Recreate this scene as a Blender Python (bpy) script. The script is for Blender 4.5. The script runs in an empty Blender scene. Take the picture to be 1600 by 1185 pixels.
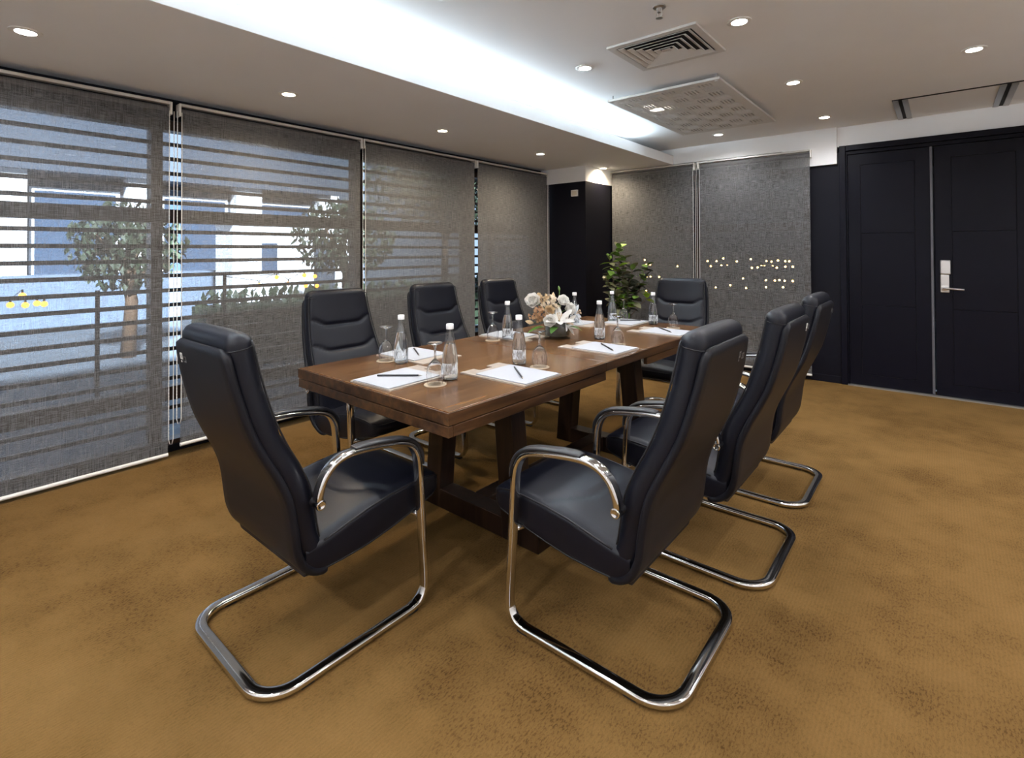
import bpy, bmesh, math, random
from mathutils import Vector, Matrix, Euler
random.seed(7)
R = math.radians
SC = bpy.context.scene
COL = SC.collection

# ------------------------------------------------------------------ camera
F_PX, CY_PX, YAW, PITCH, ROLL, CAM_H = 803.8, 383.24, 0.6955, 0.0114, -0.0045, 1.35
def cam_axes():
    f0 = Vector((-math.sin(YAW), math.cos(YAW), 0)); r0 = Vector((math.cos(YAW), math.sin(YAW), 0)); u0 = Vector((0, 0, 1))
    f = f0*math.cos(PITCH)+u0*math.sin(PITCH); u2 = u0*math.cos(PITCH)-f0*math.sin(PITCH)
    return r0*math.cos(ROLL)+u2*math.sin(ROLL), u2*math.cos(ROLL)-r0*math.sin(ROLL), f
cam_r, cam_u, cam_f = cam_axes()
cd = bpy.data.cameras.new('camera'); cam = bpy.data.objects.new('camera', cd); COL.objects.link(cam)
cd.sensor_width = 36; cd.lens = F_PX*36/1600; cd.shift_y = (CY_PX-592.5)/1600; cd.clip_start = 0.05
M = Matrix((cam_r, cam_u, -cam_f)).transposed().to_4x4(); M.translation = (0, 0, CAM_H)
cam.matrix_world = M
SC.camera = cam

# ------------------------------------------------------------------ world, sun, exposure
SC.view_settings.view_transform = 'Standard'; SC.view_settings.look = 'None'
SC.view_settings.exposure = 0.74; SC.view_settings.gamma = 1.0; SC.view_settings.use_curve_mapping = False
W = bpy.data.worlds.new('dusk_sky'); SC.world = W; W.use_nodes = True
bgn = W.node_tree.nodes['Background']; bgn.inputs[0].default_value = (0.55, 0.74, 1.0, 1); bgn.inputs[1].default_value = 0.75
def light(name, kind, loc, energy, color, parent=None, **kw):
    d = bpy.data.lights.new(name, kind); d.energy = energy; d.color = color
    for k, v in kw.items(): setattr(d, k, v)
    o = bpy.data.objects.new(name, d); COL.objects.link(o); o.location = loc
    if parent: o.parent = parent
    return o
sun = light('sun', 'SUN', (6, -3, 12), 27.0, (0.88, 0.94, 1.0), angle=R(3))
sun.rotation_euler = Vector((-0.80, 0.25, -0.55)).to_track_quat('-Z', 'Y').to_euler()
SPOT_W, COVE_W = 22.0, 104.0
WARM, COOL = (1.0, 0.82, 0.60), (0.97, 0.97, 1.0)

# ------------------------------------------------------------------ materials
def new_mat(name):
    m = bpy.data.materials.new(name); m.use_nodes = True
    return m, m.node_tree.nodes, m.node_tree.links, m.node_tree.nodes['Principled BSDF']
def simple(name, col, rough=0.5, metal=0.0, spec=0.5, emit=None, estr=0, noise=0.0, nscale=20, bump=0.0, bscale=200, trans=0, ior=1.45, coat=0):
    m, n, l, b = new_mat(name)
    b.inputs['Base Color'].default_value = (*col, 1); b.inputs['Roughness'].default_value = rough
    b.inputs['Metallic'].default_value = metal; b.inputs['Specular IOR Level'].default_value = spec
    b.inputs['Transmission Weight'].default_value = trans; b.inputs['IOR'].default_value = ior
    b.inputs['Coat Weight'].default_value = coat
    if emit: b.inputs['Emission Color'].default_value = (*emit, 1); b.inputs['Emission Strength'].default_value = estr
    if noise or bump: tc = n.new('ShaderNodeTexCoord')
    if noise:
        t = n.new('ShaderNodeTexNoise'); t.inputs['Scale'].default_value = nscale; t.inputs['Detail'].default_value = 4
        l.new(tc.outputs['Object'], t.inputs['Vector'])
        mx = n.new('ShaderNodeMixRGB'); mx.inputs[1].default_value = (*[c*(1-noise) for c in col], 1); mx.inputs[2].default_value = (*[min(1, c*(1+noise)) for c in col], 1)
        l.new(t.outputs['Fac'], mx.inputs[0]); l.new(mx.outputs[0], b.inputs['Base Color'])
    if bump:
        t2 = n.new('ShaderNodeTexNoise'); t2.inputs['Scale'].default_value = bscale; t2.inputs['Detail'].default_value = 3
        l.new(tc.outputs['Object'], t2.inputs['Vector'])
        bp = n.new('ShaderNodeBump'); bp.inputs['Strength'].default_value = bump; bp.inputs['Distance'].default_value = 0.002
        l.new(t2.outputs['Fac'], bp.inputs['Height']); l.new(bp.outputs[0], b.inputs['Normal'])
    return m
def math_node(n, l, op, a, b=None, clamp=False):
    k = n.new('ShaderNodeMath'); k.operation = op; k.use_clamp = clamp
    for i, v in enumerate((a, b)):
        if v is None: continue
        if isinstance(v, (int, float)): k.inputs[i].default_value = v
        else: l.new(v, k.inputs[i])
    return k.outputs[0]
def scaled_noise(n, l, src, sc, detail=3, scale=1.0, rough=0.5):
    mp = n.new('ShaderNodeMapping'); mp.inputs['Scale'].default_value = sc; l.new(src, mp.inputs['Vector'])
    t = n.new('ShaderNodeTexNoise'); t.inputs['Scale'].default_value = scale; t.inputs['Detail'].default_value = detail; t.inputs['Roughness'].default_value = rough
    l.new(mp.outputs[0], t.inputs['Vector']); return t.outputs['Fac']
def ramp(n, l, src, stops):
    r = n.new('ShaderNodeValToRGB'); e = r.color_ramp.elements
    e[0].position, e[0].color = stops[0][0], (*stops[0][1], 1); e[1].position, e[1].color = stops[1][0], (*stops[1][1], 1)
    for p, c in stops[2:]:
        q = e.new(p); q.color = (*c, 1)
    l.new(src, r.inputs[0]); return r.outputs[0]

def wood(name, dark, mid, lightc, rough, axis=1, coat=0.0):
    m, n, l, b = new_mat(name)
    tc = n.new('ShaderNodeTexCoord'); s = [34, 34, 34]; s[axis] = 2.6
    a = scaled_noise(n, l, tc.outputs['Object'], s, 6, 1.0, 0.65)
    s2 = [7, 7, 7]; s2[axis] = 1.2
    c = scaled_noise(n, l, tc.outputs['Object'], s2, 3)
    f = math_node(n, l, 'ADD', math_node(n, l, 'MULTIPLY', a, 0.6), math_node(n, l, 'MULTIPLY', c, 0.4))
    l.new(ramp(n, l, f, [(0.36, dark), (0.64, lightc), (0.5, mid)]), b.inputs['Base Color'])
    b.inputs['Specular IOR Level'].default_value = 0.30; b.inputs['Roughness'].default_value = rough; b.inputs['Coat Weight'].default_value = coat; b.inputs['Coat Roughness'].default_value = 0.12
    bp = n.new('ShaderNodeBump'); bp.inputs['Strength'].default_value = 0.06; bp.inputs['Distance'].default_value = 0.002
    l.new(a, bp.inputs['Height']); l.new(bp.outputs[0], b.inputs['Normal'])
    return m
def carpet_mat():
    m, n, l, b = new_mat('carpet'); tc = n.new('ShaderNodeTexCoord'); src = tc.outputs['Object']
    big = scaled_noise(n, l, src, (1.1, 1.1, 1.1), 4, 1.0, 0.6)
    mid = scaled_noise(n, l, src, (5, 5, 5), 4, 1.0, 0.6)
    weave = scaled_noise(n, l, src, (165, 62, 1), 2, 1.0, 0.75)
    fine = scaled_noise(n, l, src, (330, 330, 1), 2)
    wv = n.new('ShaderNodeTexWave'); wv.wave_type = 'BANDS'; wv.bands_direction = 'X'; wv.inputs['Scale'].default_value = 26; wv.inputs['Distortion'].default_value = 1.2
    wv.inputs['Detail'].default_value = 1; l.new(src, wv.inputs['Vector'])
    wear = math_node(n, l, 'ADD', math_node(n, l, 'MULTIPLY', big, 0.65), math_node(n, l, 'MULTIPLY', mid, 0.35))
    base = ramp(n, l, wear, [(0.36, (0.126, 0.068, 0.0195)), (0.64, (0.197, 0.112, 0.037)), (0.5, (0.169, 0.095, 0.029))])
    wear2 = math_node(n, l, 'MAXIMUM', math_node(n, l, 'MULTIPLY', math_node(n, l, 'SUBTRACT', 0.565, wear), 6.0, True), 0.20)
    thr = math_node(n, l, 'MULTIPLY', math_node(n, l, 'SUBTRACT', weave, 0.50), 8.0, True)
    dk = math_node(n, l, 'MULTIPLY', math_node(n, l, 'MULTIPLY', thr, wear2), 0.75, True)
    mx = n.new('ShaderNodeMixRGB'); mx.inputs[2].default_value = (0.045, 0.020, 0.006, 1); l.new(dk, mx.inputs[0]); l.new(base, mx.inputs[1])
    mx2 = n.new('ShaderNodeMixRGB'); mx2.blend_type = 'MULTIPLY'; mx2.inputs[0].default_value = 0.34
    fr = math_node(n, l, 'ADD', math_node(n, l, 'MULTIPLY', fine, 0.9), math_node(n, l, 'ADD', math_node(n, l, 'MULTIPLY', wv.outputs['Fac'], 0.22), 0.22), True)
    l.new(mx.outputs[0], mx2.inputs[1]); l.new(fr, mx2.inputs[2]); l.new(mx2.outputs[0], b.inputs['Base Color'])
    b.inputs['Roughness'].default_value = 0.95; b.inputs['Specular IOR Level'].default_value = 0.1
    h = math_node(n, l, 'ADD', math_node(n, l, 'MULTIPLY', fine, 0.6), math_node(n, l, 'ADD', math_node(n, l, 'MULTIPLY', wv.outputs['Fac'], 0.22), math_node(n, l, 'MULTIPLY', weave, 0.8)))
    bp = n.new('ShaderNodeBump'); bp.inputs['Strength'].default_value = 0.55; bp.inputs['Distance'].default_value = 0.004
    l.new(h, bp.inputs['Height']); l.new(bp.outputs[0], b.inputs['Normal'])
    return m
def fabric_mat(name, openness=0.32, tint=(0.150, 0.149, 0.149), solid=False):
    m, n, l, b = new_mat(name); tc = n.new('ShaderNodeTexCoord'); src = tc.outputs['Object']
    hz = scaled_noise(n, l, src, (14, 1, 300), 2, 1.0, 0.7); vt = scaled_noise(n, l, src, (300, 1, 9), 2, 1.0, 0.7)
    fn = scaled_noise(n, l, src, (420, 1, 420), 1)
    p = math_node(n, l, 'ADD', math_node(n, l, 'MULTIPLY', hz, 0.45), math_node(n, l, 'ADD', math_node(n, l, 'MULTIPLY', vt, 0.40), math_node(n, l, 'MULTIPLY', fn, 0.15)))
    c = ramp(n, l, p, [(0.34, tuple(x*0.32 for x in tint)), (0.66, tuple(x*1.75 for x in tint)), (0.5, tint)])
    l.new(c, b.inputs['Base Color']); b.inputs['Roughness'].default_value = 0.8; b.inputs['Specular IOR Level'].default_value = 0.25
    if solid: return m
    # openness of a real screen weave: holes close as the view gets more oblique
    lw = n.new('ShaderNodeLayerWeight'); lw.inputs[0].default_value = 0.5
    cosv = math_node(n, l, 'SUBTRACT', 1.0, lw.outputs['Facing'])
    mr = n.new('ShaderNodeMapRange'); mr.inputs[1].default_value = 0.69; mr.inputs[2].default_value = 0.97; mr.inputs[3].default_value = 0.07; mr.inputs[4].default_value = 1.0
    l.new(cosv, mr.inputs[0])
    hole = n.new('ShaderNodeMapRange'); hole.inputs[1].default_value = 0.36; hole.inputs[2].default_value = 0.64; hole.inputs[3].default_value = 1.5; hole.inputs[4].default_value = 0.5
    l.new(p, hole.inputs[0])
    a = math_node(n, l, 'MULTIPLY', math_node(n, l, 'MULTIPLY', hole.outputs[0], openness), mr.outputs[0], True)
    tr = n.new('ShaderNodeBsdfTransparent'); mix = n.new('ShaderNodeMixShader')
    l.new(a, mix.inputs[0]); l.new(b.outputs[0], mix.inputs[1]); l.new(tr.outputs[0], mix.inputs[2])
    l.new(mix.outputs[0], n['Material Output'].inputs[0])
    return m
def thin_glass(name, tint=(1, 1, 1), ior=1.5, rough=0.0, boost=0.0):
    m, n, l, b = new_mat(name); n.remove(b)
    tr = n.new('ShaderNodeBsdfTransparent'); tr.inputs[0].default_value = (*tint, 1)
    gl = n.new('ShaderNodeBsdfGlossy'); gl.inputs['Roughness'].default_value = rough
    lw = n.new('ShaderNodeLayerWeight'); lw.inputs[0].default_value = 0.5
    fac = math_node(n, l, 'ADD', math_node(n, l, 'MULTIPLY', math_node(n, l, 'POWER', lw.outputs['Facing'], 4.0), 0.75), 0.03+boost, True)   # Schlick
    mix = n.new('ShaderNodeMixShader'); l.new(fac, mix.inputs[0]); l.new(tr.outputs[0], mix.inputs[1]); l.new(gl.outputs[0], mix.inputs[2])
    l.new(mix.outputs[0], n['Material Output'].inputs[0]); return m

M_CARPET = carpet_mat()
M_CEIL = simple('ceiling_paint', (0.83, 0.825, 0.82), 0.85, noise=0.03, nscale=3)
M_WHITE = simple('white_paint', (0.86, 0.86, 0.86), 0.7, noise=0.03, nscale=4)
M_WALLDK = simple('dark_wall_paint', (0.0045, 0.0045, 0.0090), 0.48, spec=0.2, noise=0.15, nscale=5, bump=0.05)
M_DOOR = simple('dark_door_paint', (0.0034, 0.0034, 0.0080), 0.42, spec=0.17, noise=0.12, nscale=6, bump=0.04, bscale=120)
M_GROOVE = simple('door_groove', (0.004, 0.004, 0.005), 0.6)
M_FRAME_BR = simple('brown_window_frame', (0.045, 0.022, 0.013), 0.45, noise=0.2, nscale=30)
M_SLAT = simple('louvre_bar', (0.05, 0.05, 0.055), 0.4, metal=0.3)
M_PANE = thin_glass('window_glass', (0.93, 0.96, 0.98))
M_FABRIC = fabric_mat('screen_fabric')
M_FABSOLID = fabric_mat('rolled_fabric', tint=(0.13, 0.125, 0.125), solid=True)
M_RAIL = simple('blind_rail', (0.62, 0.59, 0.55), 0.35, metal=0.5)
M_PLASTIC = simple('white_plastic', (0.80, 0.78, 0.74), 0.4)
M_LEATHER = simple('black_leather', (0.0042, 0.0048, 0.0095), 0.40, spec=0.33, bump=0.10, bscale=420, noise=0.12, nscale=12)
M_SHELL = simple('black_shell', (0.0070, 0.0070, 0.0100), 0.45, spec=0.24, bump=0.05, bscale=500)
M_PIPING = simple('piping', (0.006, 0.006, 0.008), 0.5)
M_CHROME = simple('chrome', (0.72, 0.71, 0.70), 0.10, metal=1.0)
M_RUBBER = simple('black_rubber', (0.012, 0.012, 0.013), 0.6)
M_PAD = simple('armrest_pad', (0.02, 0.02, 0.023), 0.42)
M_BADGE = simple('badge_white', (0.75, 0.74, 0.72), 0.4); M_BADGEG = simple('badge_grey', (0.10, 0.10, 0.10), 0.4)
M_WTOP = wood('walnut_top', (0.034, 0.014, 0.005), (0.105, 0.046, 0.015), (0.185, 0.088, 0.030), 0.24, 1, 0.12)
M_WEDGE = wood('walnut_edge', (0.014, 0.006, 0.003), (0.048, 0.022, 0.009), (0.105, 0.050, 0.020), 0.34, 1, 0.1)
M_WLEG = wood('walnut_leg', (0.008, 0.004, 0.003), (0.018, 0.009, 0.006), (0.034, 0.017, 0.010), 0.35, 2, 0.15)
M_PAPER = simple('white_paper', (0.41, 0.425, 0.46), 0.75)
M_BOARD = simple('taupe_board', (0.34, 0.285, 0.235), 0.6, noise=0.15, nscale=60)
M_PENCIL = simple('pencil_black', (0.02, 0.02, 0.024), 0.4); M_TIP = simple('pencil_tip', (0.45, 0.40, 0.35), 0.4)
M_COASTER = simple('coaster', (0.42, 0.33, 0.23), 0.8, noise=0.25, nscale=90)
M_GLASS = simple('wine_glass', (0.98, 0.985, 0.99), 0.0, trans=1.0, ior=1.52)
M_BOTTLE = thin_glass('bottle_glass', (0.92, 0.95, 0.96), 1.5, 0.0, 0.09)
M_WATER = simple('water', (0.98, 0.99, 1.0), 0.0, trans=1.0, ior=1.33)
M_CAP = simple('bottle_cap', (0.86, 0.86, 0.86), 0.4)
M_VGLASS = thin_glass('vase_glass', (0.93, 0.96, 0.95), 1.5, 0.0, 0.06)
M_WRAP = simple('leaf_wrap', (0.012, 0.015, 0.008), 0.4, noise=0.5, nscale=25)
def petal_mat(name, col, **kw):
    m = simple(name, col, 0.6, **kw); n = m.node_tree.nodes; l = m.node_tree.links
    t = n.new('ShaderNodeBsdfTranslucent'); t.inputs[0].default_value = (*col, 1); mix = n.new('ShaderNodeMixShader'); mix.inputs[0].default_value = 0.42
    l.new(n['Principled BSDF'].outputs[0], mix.inputs[1]); l.new(t.outputs[0], mix.inputs[2]); l.new(mix.outputs[0], n['Material Output'].inputs[0]); return m
M_PETW = petal_mat('white_petal', (0.90, 0.885, 0.85), noise=0.06, nscale=40)
M_PETC = petal_mat('cream_petal', (0.78, 0.63, 0.42), noise=0.10, nscale=40)
M_PETP = petal_mat('peach_petal', (0.66, 0.44, 0.27), noise=0.12, nscale=60)
M_PETB = petal_mat('shaded_white_petal', (0.70, 0.76, 0.80), noise=0.06, nscale=40)  # white petal with bluish shade put into the colour
M_LEAF = simple('bouquet_leaf', (0.045, 0.13, 0.015), 0.45, noise=0.3, nscale=30)
M_STEM = simple('flower_stem', (0.10, 0.17, 0.04), 0.6)
M_PL1 = simple('ficus_green', (0.13, 0.235, 0.045), 0.35, noise=0.35, nscale=20)
M_PL2 = simple('ficus_dark', (0.03, 0.034, 0.022), 0.35, noise=0.3, nscale=20)
M_PL3 = simple('ficus_bright', (0.30, 0.52, 0.03), 0.4, noise=0.2, nscale=20)
M_PL4 = simple('ficus_olive', (0.19, 0.19, 0.11), 0.35, noise=0.3, nscale=20)
M_BARK = simple('bark', (0.10, 0.06, 0.035), 0.8, noise=0.3, nscale=30)
M_POT = simple('pot_ceramic', (0.05, 0.048, 0.045), 0.35); M_SOIL = simple('soil', (0.03, 0.02, 0.013), 0.9)
M_STEEL = simple('satin_steel', (0.62, 0.61, 0.60), 0.28, metal=1.0)
M_ALU = simple('aluminium', (0.42, 0.42, 0.42), 0.35, metal=0.8)
M_BLACK = simple('slot_black', (0.004, 0.004, 0.004), 0.7)
M_GRILLE = simple('grille_white', (0.62, 0.60, 0.57), 0.5); M_DUCT = simple('duct_dark', (0.02, 0.022, 0.03), 0.7)
M_FRET = simple('fret_white', (0.66, 0.64, 0.61), 0.5)
M_LAMPC = simple('lamp_cool', (1, 1, 1), 0.5, emit=(1.0, 0.97, 0.93), estr=40)
M_LAMPW = simple('lamp_warm', (1, 1, 1), 0.5, emit=(1.0, 0.86, 0.62), estr=40)
M_BULB = simple('string_bulb', (1, 0.7, 0.3), 0.5, emit=(1.0, 0.52, 0.13), estr=34)
M_WIRE = simple('wire_black', (0.01, 0.01, 0.01), 0.6)
M_FACADE = simple('pale_facade', (0.82, 0.83, 0.85), 0.8, noise=0.06, nscale=2)
M_FACADE2 = simple('blue_grey_shade_facade', (0.045, 0.058, 0.08), 0.8, noise=0.15, nscale=2)  # dark colour carries the upper facade's shade; annex roof and door share it
M_FWIN = simple('facade_glass', (0.05, 0.08, 0.13), 0.08)
M_PAVE = simple('paving', (0.085, 0.105, 0.13), 0.7, noise=0.35, nscale=1.2)
M_HEDGE = simple('hedge_leaf', (0.018, 0.032, 0.016), 0.6, noise=0.4, nscale=9)
M_TREE = simple('tree_leaf', (0.028, 0.042, 0.022), 0.6, noise=0.4, nscale=6)
M_BLOCK = simple('light_block_dark', (0.035, 0.036, 0.04), 0.8)

# ------------------------------------------------------------------ mesh helpers
class MB:
    def __init__(s): s.v = []; s.f = []
    def add(s, vs, fs):
        o = len(s.v); s.v += [tuple(p) for p in vs]; s.f += [tuple(i+o for i in q) for q in fs]; return s
    def box(s, a, b):
        x0, y0, z0 = [min(p, q) for p, q in zip(a, b)]; x1, y1, z1 = [max(p, q) for p, q in zip(a, b)]
        return s.add([(x0,y0,z0),(x1,y0,z0),(x1,y1,z0),(x0,y1,z0),(x0,y0,z1),(x1,y0,z1),(x1,y1,z1),(x0,y1,z1)],
                     [(3,2,1,0),(4,5,6,7),(0,1,5,4),(1,2,6,5),(2,3,7,6),(3,0,4,7)])
    def hexa(s, bot, top): return s.add(list(bot)+list(top), [(3,2,1,0),(4,5,6,7),(0,1,5,4),(1,2,6,5),(2,3,7,6),(3,0,4,7)])
    def loft(s, secs, caps=True, closed=False):
        n = len(secs[0]); o = []; vs = [p for q in secs for p in q]; fs = []
        m = len(secs); rng = range(m if closed else m-1)
        for i in rng:
            a, b = i*n, ((i+1) % m)*n
            for j in range(n):
                k = (j+1) % n; fs.append((a+j, a+k, b+k, b+j))
        if caps and not closed: fs += [tuple(reversed(range(n))), tuple(range((m-1)*n, m*n))]
        return s.add(vs, fs)
    def tube(s, path, r, n=8, caps=True, closed=False):
        path = [Vector(p) for p in path]; secs = []; up = None; m = len(path)
        for i, p in enumerate(path):
            t = (path[(i+1) % m]-path[i-1]) if closed else (path[min(i+1, m-1)]-path[max(i-1, 0)])
            t.normalize()
            if up is None:
                up = Vector((0, 0, 1)) if abs(t.z) < 0.9 else Vector((1, 0, 0))
            a = t.cross(up).normalized(); up = a.cross(t).normalized()
            rr = r[i] if isinstance(r, (list, tuple)) else r
            secs.append([p+a*rr*math.cos(2*math.pi*k/n)+up*rr*math.sin(2*math.pi*k/n) for k in range(n)])
        return s.loft(secs, caps, closed)
    def lathe(s, prof, n=24, c=(0, 0, 0), cap=True):
        secs = [[(c[0]+r*math.cos(2*math.pi*k/n), c[1]+r*math.sin(2*math.pi*k/n), c[2]+z) for k in range(n)] for r, z in prof]
        return s.loft(secs, cap)
    def ico(s, c, r, sub=1, jit=0.0, sq=(1, 1, 1)):
        bm = bmesh.new(); bmesh.ops.create_icosphere(bm, subdivisions=sub, radius=1)
        vs = [(c[0]+v.co.x*r*sq[0]*(1+random.uniform(-jit, jit)), c[1]+v.co.y*r*sq[1]*(1+random.uniform(-jit, jit)), c[2]+v.co.z*r*sq[2]*(1+random.uniform(-jit, jit))) for v in bm.verts]
        fs = [tuple(v.index for v in f.verts) for f in bm.faces]; bm.free(); return s.add(vs, fs)
    def mesh(s, name, mat, smooth=False, bevel=0.0, seg=2, fix=True):
        me = bpy.data.meshes.new(name); me.from_pydata(s.v, [], s.f)
        if fix or bevel:
            bm = bmesh.new(); bm.from_mesh(me)
            if bevel:
                bmesh.ops.bevel(bm, geom=[e for e in bm.edges if e.is_manifold and e.calc_face_angle(0) > 0.6], offset=bevel, segments=seg, affect='EDGES', profile=0.5)
            bmesh.ops.recalc_face_normals(bm, faces=bm.faces); bm.to_mesh(me); bm.free()
        if mat: me.materials.append(mat)
        if smooth:
            me.polygons.foreach_set('use_smooth', [True]*len(me.polygons))
            if smooth != True: me.set_sharp_from_angle(angle=R(smooth))
        return me
    def obj(s, name, mat, parent=None, **kw): return link(name, s.mesh(name, mat, **kw), parent)
def link(name, me, parent=None, loc=None):
    o = bpy.data.objects.new(name, me); COL.objects.link(o)
    if parent: o.parent = parent
    if loc: o.location = loc
    return o
def tag(o, label=None, cat=None, group=None, kind=None):
    for k, v in (('label', label), ('category', cat), ('group', group), ('kind', kind)):
        if v: o[k] = v
    return o
def thing(name, label, cat, loc=(0, 0, 0), rz=0, group=None):
    o = bpy.data.objects.new(name, None); COL.objects.link(o); o.location = loc; o.rotation_euler = (0, 0, rz); o.empty_display_size = 0.1
    return tag(o, label, cat, group)
def structure(name, mb, mat, parent=None, **kw):
    o = mb.obj(name, mat, parent, **kw); tag(o, kind='structure'); return o
def copy_tree(o, parent=None):
    c = o.copy(); COL.objects.link(c)
    if parent: c.parent = parent
    for ch in list(o.children): copy_tree(ch, c)
    return c
def cat_curve(pts, n=8, closed=False):
    pts = [Vector(p) for p in pts]; out = []; m = len(pts)
    for i in range(m if closed else m-1):
        p0, p1, p2, p3 = (pts[(i-1) % m] if closed else pts[max(i-1, 0)]), pts[i], pts[(i+1) % m], (pts[(i+2) % m] if closed else pts[min(i+2, m-1)])
        for k in range(n):
            t = k/n
            out.append(0.5*((2*p1)+(p2-p0)*t+(2*p0-5*p1+4*p2-p3)*t*t+(3*p1-p0-3*p2+p3)*t**3))
    if not closed: out.append(pts[-1])
    return out
def interp(tab, x):
    if x <= tab[0][0]: return tab[0][1]
    for (a, p), (b, q) in zip(tab, tab[1:]):
        if x <= b: return p+(q-p)*(x-a)/(b-a)
    return tab[-1][1]
def smooth(a, b, x):
    t = max(0.0, min(1.0, (x-a)/(b-a))); return t*t*(3-2*t)

# ================================================================== ROOM
XW, YE, ZC, XS, ZS = -4.02, 6.11, 2.585, -2.50, 2.395     # left wall face, end wall face, ceiling, soffit edge, soffit height
XR, YB = 2.30, -1.60
structure('floor', MB().box((XW-0.25, YB-0.1, -0.12), (XR+0.1, YE+0.22, 0)), M_CARPET)
structure('ceiling', MB().box((XW-0.25, YB-0.1, ZC), (XR+0.1, YE+0.2, ZC+0.14)), M_CEIL)
sof = MB().box((XW-0.15, YB, ZS), (XS-0.015, YE-0.005, ZS+0.03))
structure('trim_1', sof, M_CEIL)                                   # dropped soffit along the windows
structure('trim_2', MB().box((XS-0.015, YB, ZS-0.002), (XS, YE-0.005, ZS+0.108)), M_WHITE, bevel=0.002)   # upright fascia of the cove
structure('wall_right', MB().box((XR, YB, 0), (XR+0.1, YE, ZC)), M_WHITE)
structure('wall_back', MB().box((XW-0.15, YB-0.1, 0), (XR, YB, ZC)), M_WHITE)
# left wall: low kerb and head above the windows
wl = MB().box((XW-0.16, YB, 0), (XW, 5.45, 0.045)); wl.box((XW-0.16, YB, 2.25), (XW, YE, ZC))
structure('wall_left', wl, M_WALLDK)
# corner column, dark with white top
structure('wall_corner', MB().box((XW-0.16, 5.41, 0), (-3.34, YE+0.1, 2.205)), M_WALLDK)
structure('trim_3', MB().box((XW-0.16, 5.411, 2.205), (-3.341, YE+0.1, ZS)), M_WHITE)
# end wall: head, pier, above door, to the right
we = MB().box((-3.34, YE, 2.33), (-0.80, YE+0.16, ZC)); structure('wall_end', we, M_WHITE)
structure('trim_4', MB().box((-1.30, YE-0.035, 2.215), (-0.80, YE, ZC)).box((-3.34, YE-0.035, 2.40), (-1.30, YE, ZC)), M_WHITE)   # white band, a little proud
structure('trim_5', MB().box((-0.80, YE, 2.385), (XR, YE+0.16, ZC)), M_WHITE)
structure('wall_pier', MB().box((-1.06, YE, 0), (-0.775, YE+0.16, 2.33)), M_WALLDK)
structure('wall_end_right', MB().box((0.80, YE, 0), (XR, YE+0.16, 2.385)), M_WALLDK)
structure('trim_6', MB().box((-3.34, YE, 0), (-1.06, YE+0.16, 0.05)), M_WALLDK)
structure('baseboard_end', MB().box((-1.06, YE-0.012, 0), (-0.785, YE, 0.07)), M_WALLDK, bevel=0.003)

# doors ---------------------------------------------------------------
fr = MB().box((-0.782, YE-0.03, 0), (-0.728, YE+0.14, 2.39)); fr.box((0.66, YE-0.03, 0), (0.80, YE+0.14, 2.39)); fr.box((-0.728, YE-0.03, 2.335), (0.66, YE+0.14, 2.39))
fr.box((-0.728, YE-0.005, 2.30), (0.66, YE+0.14, 2.335)); fr.box((-0.740, YE-0.005, 0), (-0.715, YE+0.14, 2.31))
structure('trim_7', fr, M_DOOR, bevel=0.004)
structure('trim_8', MB().box((-0.728, YE-0.035, 0), (0.66, YE+0.02, 0.012)), M_ALU)
def door(name, x0, x1, px0, px1):
    yf = YE+0.012
    d = MB().box((x0, yf+0.006, 0.016), (x1, yf+0.045, 2.297)); d = structure(name, d, M_GROOVE)
    g = 0.003; zs = [0.123, 0.803, 1.508, 2.185]
    def piece(nm, a, b): MB().box((a[0], yf, a[1]), (b[0], yf+0.02, b[1])).obj(nm, M_DOOR, d, bevel=0.002, seg=1)
    fr_ = MB(); O = [(x0+0.001, 0.016), (x1-0.001, 0.016), (x1-0.001, 2.297), (x0+0.001, 2.297)]; I = [(px0-g, zs[0]-g), (px1+g, zs[0]-g), (px1+g, zs[3]+g), (px0-g, zs[3]+g)]
    vv = [(x, yy, z) for yy in (yf, yf+0.02) for q in (O, I) for x, z in q]; ff = []
    for k in range(4):
        m_ = (k+1) % 4; ff += [(k, m_, 4+m_, 4+k), (8+k, 12+k, 12+m_, 8+m_), (k, 8+k, 8+m_, m_), (4+k, 4+m_, 12+m_, 12+k)]
    fr_.add(vv, ff).obj('leaf_frame', M_DOOR, d, bevel=0.001, seg=1)
    for i in range(3): piece('panel', (px0, zs[i]+(g/2 if i else 0)), (px1, zs[i+1]-(g/2 if i < 2 else 0)))
    return d
d1 = door('door_1', -0.714, -0.058, -0.609, -0.189)
d2 = door('door_2', -0.046, 0.658, 0.076, 0.495)
MB().box((-0.075, YE-0.004, 0.016), (-0.056, YE+0.012, 2.297)).obj('astragal', simple('astragal_grey', (0.10, 0.10, 0.115), 0.35), d1, bevel=0.002)
lk = MB().box((-0.012, YE-0.012, 0.955), (0.052, YE+0.012, 1.118)).obj('lock_plate', M_STEEL, d2, bevel=0.005)
MB().box((-0.012, YE-0.022, 1.120), (0.062, YE+0.012, 1.25)).obj('reader_cover', M_STEEL, d2, bevel=0.008)
MB().lathe([(0.004, -0.003), (0.028, -0.003), (0.028, 0.014), (0.012, 0.016), (0.012, 0.045), (0.004, 0.046)], 20).obj('rosette', M_STEEL, d2, smooth=40)
ro = [o for o in d2.children if o.name.startswith('rosette')][0]; ro.rotation_euler = (R(90), 0, 0); ro.location = (0.02, YE-0.012, 0.995)
lv = MB().tube(cat_curve([(0.012, YE-0.05, 0.997), (0.03, YE-0.06, 0.996), (0.08, YE-0.062, 0.993), (0.152, YE-0.058, 0.988)], 5), 0.0095, 10)
lv.obj('lever_handle', M_STEEL, d2, smooth=True)

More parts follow.
